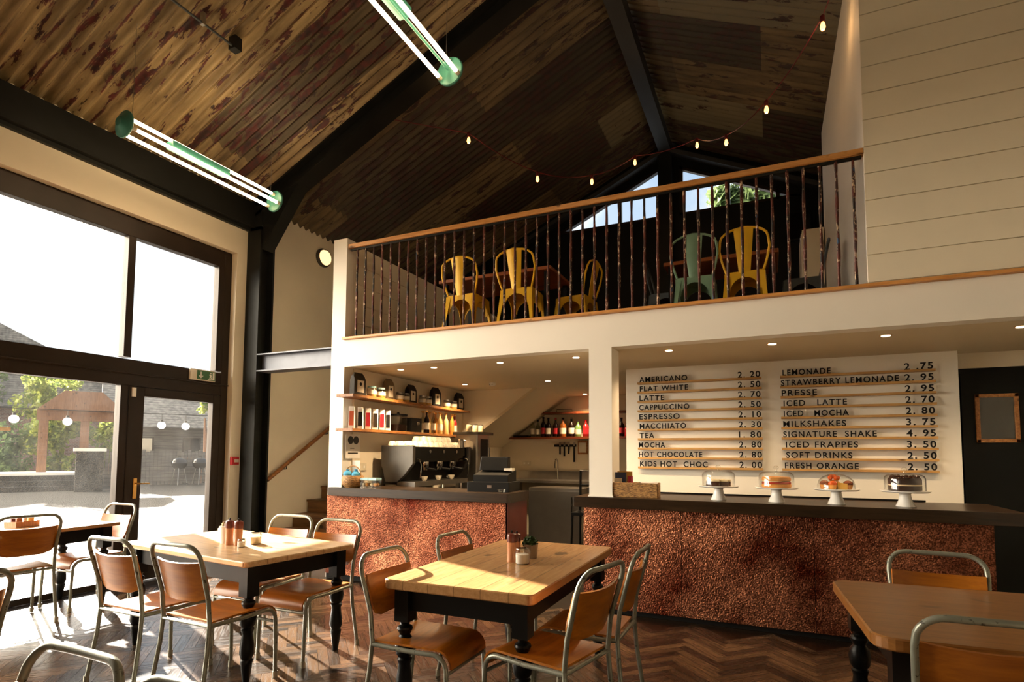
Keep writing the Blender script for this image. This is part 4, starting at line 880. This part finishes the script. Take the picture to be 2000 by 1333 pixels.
# ================================================================== BACK OF THE BAR
for x0, x1, z, lab in ((-4.28, -1.9, 1.735, 'dark red wooden shelf of spirit bottles'), (-3.72, -1.9, 2.165, 'upper dark red wooden shelf above the spirit bottles')):
    tag(B().rbox(x0, x1, 9.18, 9.395, z-.035, z, .004, 2).build('shelf', 'shelf_wood_x', None), lab, 'shelf')
for x, h, r, bd, cp, lb, lab in ((-3.845, .33, .036, 'bottle_clear', 'steel', 'label_white', 'clear spirit bottle, leftmost on the bar shelf'), (-3.745, .30, .036, 'bottle_clear', 'black', 'label_white', 'clear square shouldered spirit bottle, second from left'), (-3.64, .355, .04, 'liq_dark', 'black', 'red_pack', 'dark bottle with red label, third from left'), (-3.545, .335, .042, 'liq_dark', 'black', 'label_white', 'dark bottle with white label, fourth from left'), (-3.41, .33, .04, 'liq_dark', 'red_plastic', 'red_pack', 'dark bottle with red top on the bar shelf'), (-3.275, .33, .05, 'liq_amber', 'black', 'label_white', 'squat amber bottle on the bar shelf'), (-3.12, .335, .045, 'liq_dark', 'steel', 'label_white', 'dark green bottle with pale label on the bar shelf'), (-3.0, .28, .045, 'liq_green', 'steel', 'label_white', 'pale green bottle on the bar shelf'), (-2.86, .29, .046, 'liq_red', 'red_plastic', 'red_pack', 'bright red bottle next to the pillar'), (-2.245, .31, .04, 'liq_dark', 'black', 'red_pack', 'dark bottle seen right of the pillar'), (-2.15, .22, .04, 'liq_red', 'black', None, 'short red bottle seen right of the pillar')):
    bottle('spirit_bottle', lab, (x, 9.28, 1.735), h, r*1.22, bd, cp, lb, 'spirit bottles on the bar shelf')
t = thing('bar_tray', 'black tray lying at left end of the bottle shelf', 'tray', (-4.05, 9.28, 1.735)); B().rbox(-.14, .14, -.08, .08, 0, .03, .01).build('tray', 'black', t)
t = thing('wire_rack', 'small wire rack on the upper bar shelf', 'rack', (-3.25, 9.28, 2.165)); B().tube([(-.14, 0, 0), (-.14, 0, .05), (.14, 0, .05), (.14, 0, 0)], .005, 6).build('wire', 'black', t)
t = thing('knife_rack', 'dark magnetic strip on the tiled wall behind the sink', 'knife rack', (-3.27, 9.395, 1.585)); B().box(-.20, .20, -.02, 0, -.02, .02).build('strip', 'black', t)
for i, (x, l, lab) in enumerate(((-3.36, .17, 'black handled knife, leftmost on the strip'), (-3.28, .20, 'black handled knife, second on the strip'), (-3.20, .16, 'black handled knife, third on the strip'), (-3.10, .30, 'longest knife at right end of the strip'))):
    t = thing('kitchen_knife', lab, 'knife', (x, 9.368, 1.60), 0, 'knives on the magnetic strip'); B().box(-.015, .015, 0, .004, -.02, .05).build('blade', 'steel', t); B().rbox(-.014, .014, -.006, .006, -l, -.021, .004).build('handle', 'black', t)
t = thing('clock', 'small wooden cased clock on the wall right of the knives', 'clock', (-2.945, 9.399, 1.55)); B().rbox(-.09, .09, -.05, 0, -.115, .115, .03).build('case', 'shelf_wood', t); B().box(-.065, .065, -.054, -.0505, -.085, .085).build('face', 'label_white', t)
t = thing('sink_unit', 'stainless sink worktop behind the counter gap', 'sink', (-3.1, 9.05, 0)); B().rbox(-1.05, .75, -.33, .34, .96, 1.0, .01).build('worktop', 'steel', t); B().box(-1.05, .75, .305, .34, 1.001, 1.14).build('splashback', 'steel', t)
tp = B().tube([(-.25, .18, 1.001), (-.25, .18, 1.28)]+[(-.25, .18-.07+.07*math.cos(a), 1.28+.07*math.sin(a)) for a in (.4, .8, 1.2, 1.57, 2.2, 2.8, 3.14)]+[(-.25, .04, 1.20)], .013, 8).build('tap', 'chrome', t, True)
for x in (-1.0, .7): B().box(x-.03, x+.03, -.3, .3, 0, .96).build('leg', 'steel', t)
t = thing('bar_fridge', 'stainless steel bar fridge with curved door in the counter gap', 'fridge', (-2.98, 8.25, 0)); B().rbox(-.42, .42, -.2, .38, .03, .92, .03).build('cabinet', 'steel', t); d_ = B().sheet(lambda u, v: (-.40+.8*u, -.225-.03*math.sin(PI*u), .1+v*.78), 14, 2, .02).build('door', 'steel', t, True); B().tube([(.30, -.27, .3), (.30, -.27, .8)], .012, 8).build('handle', 'chrome', d_, True)
t = thing('bar_stool_chair', 'black chair back behind the bar at the pillar', 'chair', (-2.3, 7.6, 0)); B().rbox(-.2, .2, -.2, .2, .60, .64, .02).build('seat', 'black', t)
B().tube([(-.19, .19, .64), (-.19, .22, 1.2), (.19, .22, 1.2), (.19, .19, .64)], .02, 8).build('back_frame', 'black', t)
for z in (.85, 1.0): B().tube([(-.19, .205, z), (.19, .205, z)], .012, 6).build('slat', 'black', t)
for sx in (-.18, .18):
    for sy in (-.18, .18): B().tube([(sx, sy, .6), (sx*1.1, sy*1.1, 0)], .016, 6).build('leg', 'black', t)
for x, y, lab in ((-4.02, 5.56, 'ceiling spotlight over the left end of the coffee counter'), (-3.56, 5.57, 'ceiling spotlight second from left, front row'), (-2.69, 5.55, 'ceiling spotlight third from left, front row'), (-1.815, 5.55, 'ceiling spotlight just left of the pillar'), (-4.01, 7.11, 'ceiling spotlight at back left over the shelves'), (-2.76, 7.20, 'ceiling spotlight in the middle row over the sink gap'), (-2.79, 9.0, 'ceiling spotlight farthest back near the bottles'), (-.87, 5.52, 'ceiling spotlight just right of the pillar'), (.036, 5.55, 'ceiling spotlight over the middle of the menu'), (.90, 5.53, 'ceiling spotlight over the right menu column'), (1.79, 5.55, 'ceiling spotlight at far right')):
    t = thing('ceiling_spotlight', lab, 'spotlight', (x, y, 2.44), 0, 'recessed ceiling spotlights')
    B().lathe([(.046, -.004), (.046, -.0005)], n=20).build('trim_ring', 'brass', t); B().lathe([(.034, -.007), (.034, -.0045)], n=18).build('lens', 'spot_light', t)
    l = bpy.data.lights.new('spot_lamp', 'SPOT'); l.energy = 60 if x > -1 else 150; l.color = (1, .70, .40); l.spot_size = 2.3; l.spot_blend = .8; l.shadow_soft_size = .03
    lo = bpy.data.objects.new('spot_lamp', l); COL.objects.link(lo); lo.parent = t; lo.location = (0, 0, -.012)
t = thing('smoke_detector', 'white smoke detector on the low ceiling', 'detector', (-3.57, 7.12, 2.44)); B().lathe([(.05, -.001), (.05, -.025), (.035, -.045), (.01, -.048)], n=20).build('body', 'porcelain', t, True)
for sx in (-.018, .018): B().ball((sx, -.045, -.026), .007, 8).build('indicator', 'black', t)

# ================================================================== MEZZANINE
t = thing('mezzanine_railing', 'railing of rusty reclaimed bars with pale wooden handrail', 'railing', (0, 5.19, 2.786))
B().rbox(-4.515, .735, -.035, .035, 1.075, 1.125, .006, 2, .004).build('handrail', 'rail_wood', t)
B().box(-4.50, .72, -.012, .012, 1.05, 1.074).build('top_bar', 'steel_dark', t)
for k in range(43):
    x = -4.40+.1205*k; b = B(); ph = random.random()*6
    b.tube([(x+.0014*math.sin(ph+i*1.7), .0014*math.cos(ph*2+i), 1.06*i/8) for i in range(9)], [.0125+.0028*math.sin(ph*3+i*2.1) for i in range(9)], 7); b.build('baluster', 'baluster_rust', t, True)
def tolix(label, mat):
    t = thing('metal_cafe_chair', label, 'chair', (0, 0, 0)); zs = .45
    B().rbox(-.18, .18, -.17, .18, zs-.012, zs, .045, 5).build('seat', mat, t)
    b = B()      # skirt with arched cut-outs
    for sx, sy, ax in ((0, -.172, 0), (0, .182, 0), (-.182, 0, 1), (.182, 0, 1)):
        pts = [(-.175, zs-.012), (.175, zs-.012), (.185, zs-.13)]+[(.135*math.cos(a), zs-.20+.14*math.sin(a)) for a in [PI*i/10 for i in range(11)]]+[(-.185, zs-.13)]
        P = [(p, sy-.003, z) if ax == 0 else (sx-.003, p, z) for p, z in pts]; b.prism(P, (0, .006, 0) if ax == 0 else (.006, 0, 0))
    b.build('skirt', mat, t)
    for sx in (-1, 1):
        for sy in (-1, 1):
            b = B(); x0_, y0_, x1_, y1_ = sx*.18, sy*.175, sx*.215, sy*.235
            for (ox, oy) in ((-sx*.055, 0), (0, -sy*.055)):
                q0 = [(x0_, y0_, zs-.02), (x0_+ox, y0_+oy, zs-.02), (x1_+ox*.45, y1_+oy*.45, 0), (x1_, y1_, 0)]; b.prism(q0, (0, -sy*.006, 0) if ox else (-sx*.006, 0, 0))
            b.build('leg', mat, t)
    b = B(); pth = [(-.17, -.15, zs), (-.205, -.175, .56), (-.225, -.20, .66), (-.215, -.222, .75)]+[(-.215+.215*(1-math.cos(a)), -.23-.012*math.sin(a), .75+.105*math.sin(a)) for a in (.35, .7, 1.05, 1.4)]
    pth = pth+[(0, -.245, .857)]+[(-x, y, z) for x, y, z in pth[::-1]]
    b.tube(pth, .0115, 8).build('back_frame', mat, t, True)
    B().sheet(lambda u, v: ((u-.5)*(.105+.075*v), -.165-.082*v-.012*math.cos((u-.5)*PI), zs-.01+v*.41), 6, 10, .004).build('splat', mat, t, True)
    return t
cY = tolix('yellow metal cafe chair, leftmost behind the railing', 'yellow_metal'); cY.location = (-3.13, 5.60, 2.77); cY['group'] = 'metal chairs on the mezzanine'
GM = 'metal chairs on the mezzanine'
dup(cY, (-2.46, 5.62, 2.77), .03, 'yellow metal cafe chair, second from left behind the railing', GM)
dup(cY, (-2.0, 6.15, 2.77), PI/2-.1, 'yellow metal cafe chair turned sideways at the end of its table', GM)
dup(cY, (-.185, 5.99, 2.77), -.03, 'yellow metal cafe chair right of the green one', GM)
cG = tolix('pale green metal cafe chair behind the railing', 'green_metal'); cG.location = (-.655, 5.97, 2.77); cG['group'] = GM
cB = tolix('dark grey metal cafe chair left of the green one, turned sideways', 'grey_metal'); cB.location = (-1.02, 6.45, 2.77); cB.rotation_euler = (0, 0, -PI/2); cB['group'] = GM
dup(cB, (.34, 6.45, 2.77), PI/2, 'dark grey metal cafe chair right of the right yellow one', GM)
for x0, x1, y0, y1, lab in ((-3.62, -2.17, 5.74, 6.5, 'brown wooden table behind the two left yellow chairs'), (-1.02, .12, 6.17, 6.9, 'brown wooden table behind the green chair')):
    t = thing('mezzanine_table', lab, 'table', ((x0+x1)/2, (y0+y1)/2, 2.77)); a, c = (x1-x0)/2, (y1-y0)/2
    B().rbox(-a, a, -c, c, .715, .755, .01, 2, .004).build('tabletop', 'mezz_table', t)
    for sx in (-1, 1):
        for sy in (-1, 1): B().box(sx*(a-.07)-.025, sx*(a-.07)+.025, sy*(c-.07)-.025, sy*(c-.07)+.025, 0, .715).build('leg', 'black', t)
t = thing('framed_picture', 'dark glazed picture on the end wall reflecting the tube lamps', 'picture', (.52, YB-.001, 5.12)); B().rbox(-.20, .20, -.03, 0, -.24, .24, .004).build('frame', 'black', t, bevel=.004); B().box(-.175, .175, -.034, -.0305, -.21, .21).build('glazing', 'black_gloss', t)
t = thing('mezzanine_cupboard', 'pale tall cupboard at the right end of the mezzanine', 'cupboard', (.60, 8.8, 2.77)); B().box(-.14, .12, -.3, .3, 0, 1.75).build('carcass', 'board_white', t); B().box(-.155, -.141, -.28, .28, .05, .85).build('door', 'white_paint', t); B().box(-.155, -.141, -.28, .28, .90, 1.7).build('door', 'white_paint', t)

# ================================================================== LAMPS UNDER THE ROOF
def fixture(label, x, y, z, ln=1.60, cap_ends=(1, 1)):
    t = thing('tube_lamp', label, 'pendant lamp', (x, y, z), 0, 'triple tube pendant lamps')
    for s in (-1, 1):
        yy = s*(ln/2+.035); e = B(); q = B().lathe([(.115, -.016), (.122, -.008), (.122, .004), (.06, .03), (.04, .05)], n=28).build('end_cap', 'teal', t, True); q.matrix_local = Matrix.Translation((0, yy, 0)) @ Matrix.Rotation(-s*PI/2, 4, 'X')
    for dx, dz in ((-.085, -.045), (.085, -.045), (0, .075)):
        B().tube([(dx, -ln/2+.02, dz), (dx, ln/2-.02, dz)], .0165, 10).build('glass_tube', 'tube_light', t, True)
        for s in (-1, 1): B().tube([(dx, s*(ln/2-.019), dz), (dx, s*(ln/2+.03), dz)], .019, 10).build('tube_socket', 'label_white', t)
    B().tube([(0, -ln/2, 0), (0, ln/2, 0)], .012, 8).build('spine', 'teal', t)
    B().rbox(-.055, .055, -.42, .20, .0, .06, .01).build('ballast_box', 'teal', t)
    for s in (-1, 1): B().tube([(0, s*ln*.48, .10), (0, s*ln*.48, zroof(x)-z-.02)], .0025, 5).build('suspension_wire', 'steel', t)
fixture('triple tube pendant lamp hanging near the left wall', -5.13, 3.78, 4.32)
fixture('triple tube pendant lamp hanging at top centre', -2.37, 3.06, 4.62)
fixture('triple tube pendant lamp of which only its green end shows at the top edge', .05, 2.32, 4.80, 1.6)
t = thing('string_light', 'red cabled string of small bulbs looping above the mezzanine', 'string light', (0, 0, 0))
bl = [(-3.37, 6.0, 5.36), (-2.80, 6.9, 5.16), (-2.215, 7.5, 5.276), (-1.69, 7.9, 5.64), (-.83, 7.9, 5.70), (-.42, 7.3, 5.33), (.04, 6.3, 5.06), (.516, 5.6, 5.32)]
cable = [(-4.3, 5.52, 5.62)]
for p, q in zip(bl, bl[1:]+[(.72, 5.32, 5.85)]):
    p = (p[0], p[1], p[2]+.10); q = (q[0], q[1], q[2]+.10); cable.append(p)
    for f in (.25, .5, .75): m_ = lerp(p, q, f); cable.append((m_[0], m_[1], m_[2]-.05*math.sin(PI*f)))
cable.append((.72, 5.32, 5.95-.3)); B().tube(cable, .006, 6).build('cable', 'cable_red', t, True)
for x, y, z in bl:
    k = B().lathe([(.018, .045), (.022, .06), (.022, .10), (.012, .112)], (x, y, z), 10).build('bulb_socket', 'cable_red', t, True)
    B().lathe([(.002, -.035), (.014, -.03), (.024, -.006), (.02, .018), (.012, .044)], (x, y, z), 14).build('bulb', 'bulb_light', k, True)
    l = bpy.data.lights.new('bulb_lamp', 'POINT'); l.energy = 1.6; l.color = (1, .55, .22); l.shadow_soft_size = .03; lo = bpy.data.objects.new('bulb_lamp', l); COL.objects.link(lo); lo.parent = k; lo.location = (x, y, z-.06)
t = thing('roof_conduit', 'thin metal conduit with brackets under the left roof slope', 'conduit', (-4.72, 3.0, zroof(-4.72)-.09))
B().tube([(0, -1.4, 0), (0, .68, 0)], .012, 8).build('pipe', 'beam_grey', t, True)
B().box(-.045, .045, .66, .74, -.03, .10).build('end_box', 'steel_dark', t)
for y in (-.85, -.1, .35): B().box(-.02, .02, y-.015, y+.015, -.018, .10).build('bracket', 'steel', t)
t = thing('bulkhead_lamp', 'round glowing bulkhead lamp on the wall above the stairs', 'wall lamp', (XW, 6.62, 4.47))
q = B().lathe([(.145, 0), (.145, .03), (.12, .05)], n=28).build('base', 'machine_grey', t, True); q.matrix_local = Matrix.Rotation(PI/2, 4, 'Y')
q = B().lathe([(.118, .0505), (.11, .075), (.07, .098), (.01, .105)], n=28).build('diffuser', 'wall_light', t, True); q.matrix_local = Matrix.Rotation(PI/2, 4, 'Y')
# exit sign on the transom
t = thing('exit_sign', 'green and white emergency exit sign on the transom', 'exit sign', (-6.39, 4.715, 2.315))
B().rbox(0, .035, -.17, .17, 0, .135, .01).build('case', 'label_white', t)
B().box(.0351, .038, -.085, .16, .012, .123).build('green_panel', 'exit_green', t)
b = B(); b.box(.0381, .0395, -.042, -.026, .05, .108); b.prism([(.0381, -.068, .06), (.0381, 0, .06), (.0381, -.034, .025)], (.0014, 0, 0)); b.build('arrow', 'porcelain', t)
b = B(); b.prism([(.0381, .06, .022), (.0381, .15, .022), (.0381, .15, .115), (.0381, .125, .115), (.0381, .125, .03), (.0381, .06, .03)], (.0014, 0, 0))
b.prism([(.0381, .075, .035), (.0381, .09, .06), (.0381, .075, .085), (.0381, .10, .09), (.0381, .112, .07), (.0381, .105, .055), (.0381, .115, .035), (.0381, .10, .035), (.0381, .097, .05)], (.0014, 0, 0)); b.ball((.039, .098, .102), .009, 8, (.2, 1, 1)); b.build('running_figure', 'porcelain', t)
t = thing('fire_call_point', 'red fire alarm call point on the wall beside the window', 'call point', (XW, 5.145, 1.275)); B().rbox(0, .04, -.055, .055, 0, .10, .006).build('case', 'red_plastic', t); B().box(.0401, .043, -.02, .045, .03, .068).build('press_panel', 'label_white', t)
t = thing('door_sensor', 'small white sensor on the frame above the door edge', 'sensor', (-6.39, 3.905, 2.09)); B().rbox(0, .03, -.022, .022, -.05, .05, .012).build('body', 'porcelain', t)
t = thing('window_notice', 'pale blue notice stuck on the left window pane', 'notice', (-6.440, 2.80, 1.62)); B().box(0, .002, -.05, .045, 0, .035).build('sheet', 'paper', t)
# steel beam from the column to the pier
b = B(); b.box(-6.06, -4.72, 5.24, 5.44, 2.70, 2.715); b.box(-6.06, -4.72, 5.24, 5.44, 2.485, 2.50); b.box(-6.06, -4.72, 5.33, 5.345, 2.50, 2.70); struct(b, 'steel_floor_beam', 'beam_blue', 'short dark steel beam between column and pier')
# stairs
t = thing('staircase', 'brown wooden stairs rising along the left wall behind the column', 'stairs', (0, 0, 0))
for k in range(9):
    y, z = 5.6+.28*k, .185*(k+1)
    B().box(-6.29, -4.73, y-.02, y+.28, z-.03, z).build('tread', 'stair_wood', t); B().box(-6.29, -4.73, y, y+.015, z-.185, z-.031).build('riser', 'stair_wood', t)
B().prism([(-4.735, 5.55, -.0), (-4.735, 8.1, 1.67), (-4.735, 8.1, 1.4), (-4.735, 5.95, 0)], (.03, 0, 0)).build('stringer', 'stair_wood', t)
b = B(); b.box(-6.3, -4.67, 8.13, 9.4, 1.60, 1.67); struct(b, 'floor.002', 'stair_wood', 'stair landing')
t = thing('stair_handrail', 'dark stained round handrail sloping up the left wall', 'handrail', (0, 0, 0))
B().tube([(-6.22, 5.62, 1.06), (-6.22, 8.0, 2.62)], .028, 10).build('rail', 'rail_reclaimed', t, True)
for y in (5.95, 6.75, 7.6): z = 1.06+(y-5.62)*.6555; B().tube([(-6.22, y, z-.02), (-6.22, y, z-.07), (-6.298, y, z-.075)], .008, 6).build('bracket', 'steel_dark', t, True)
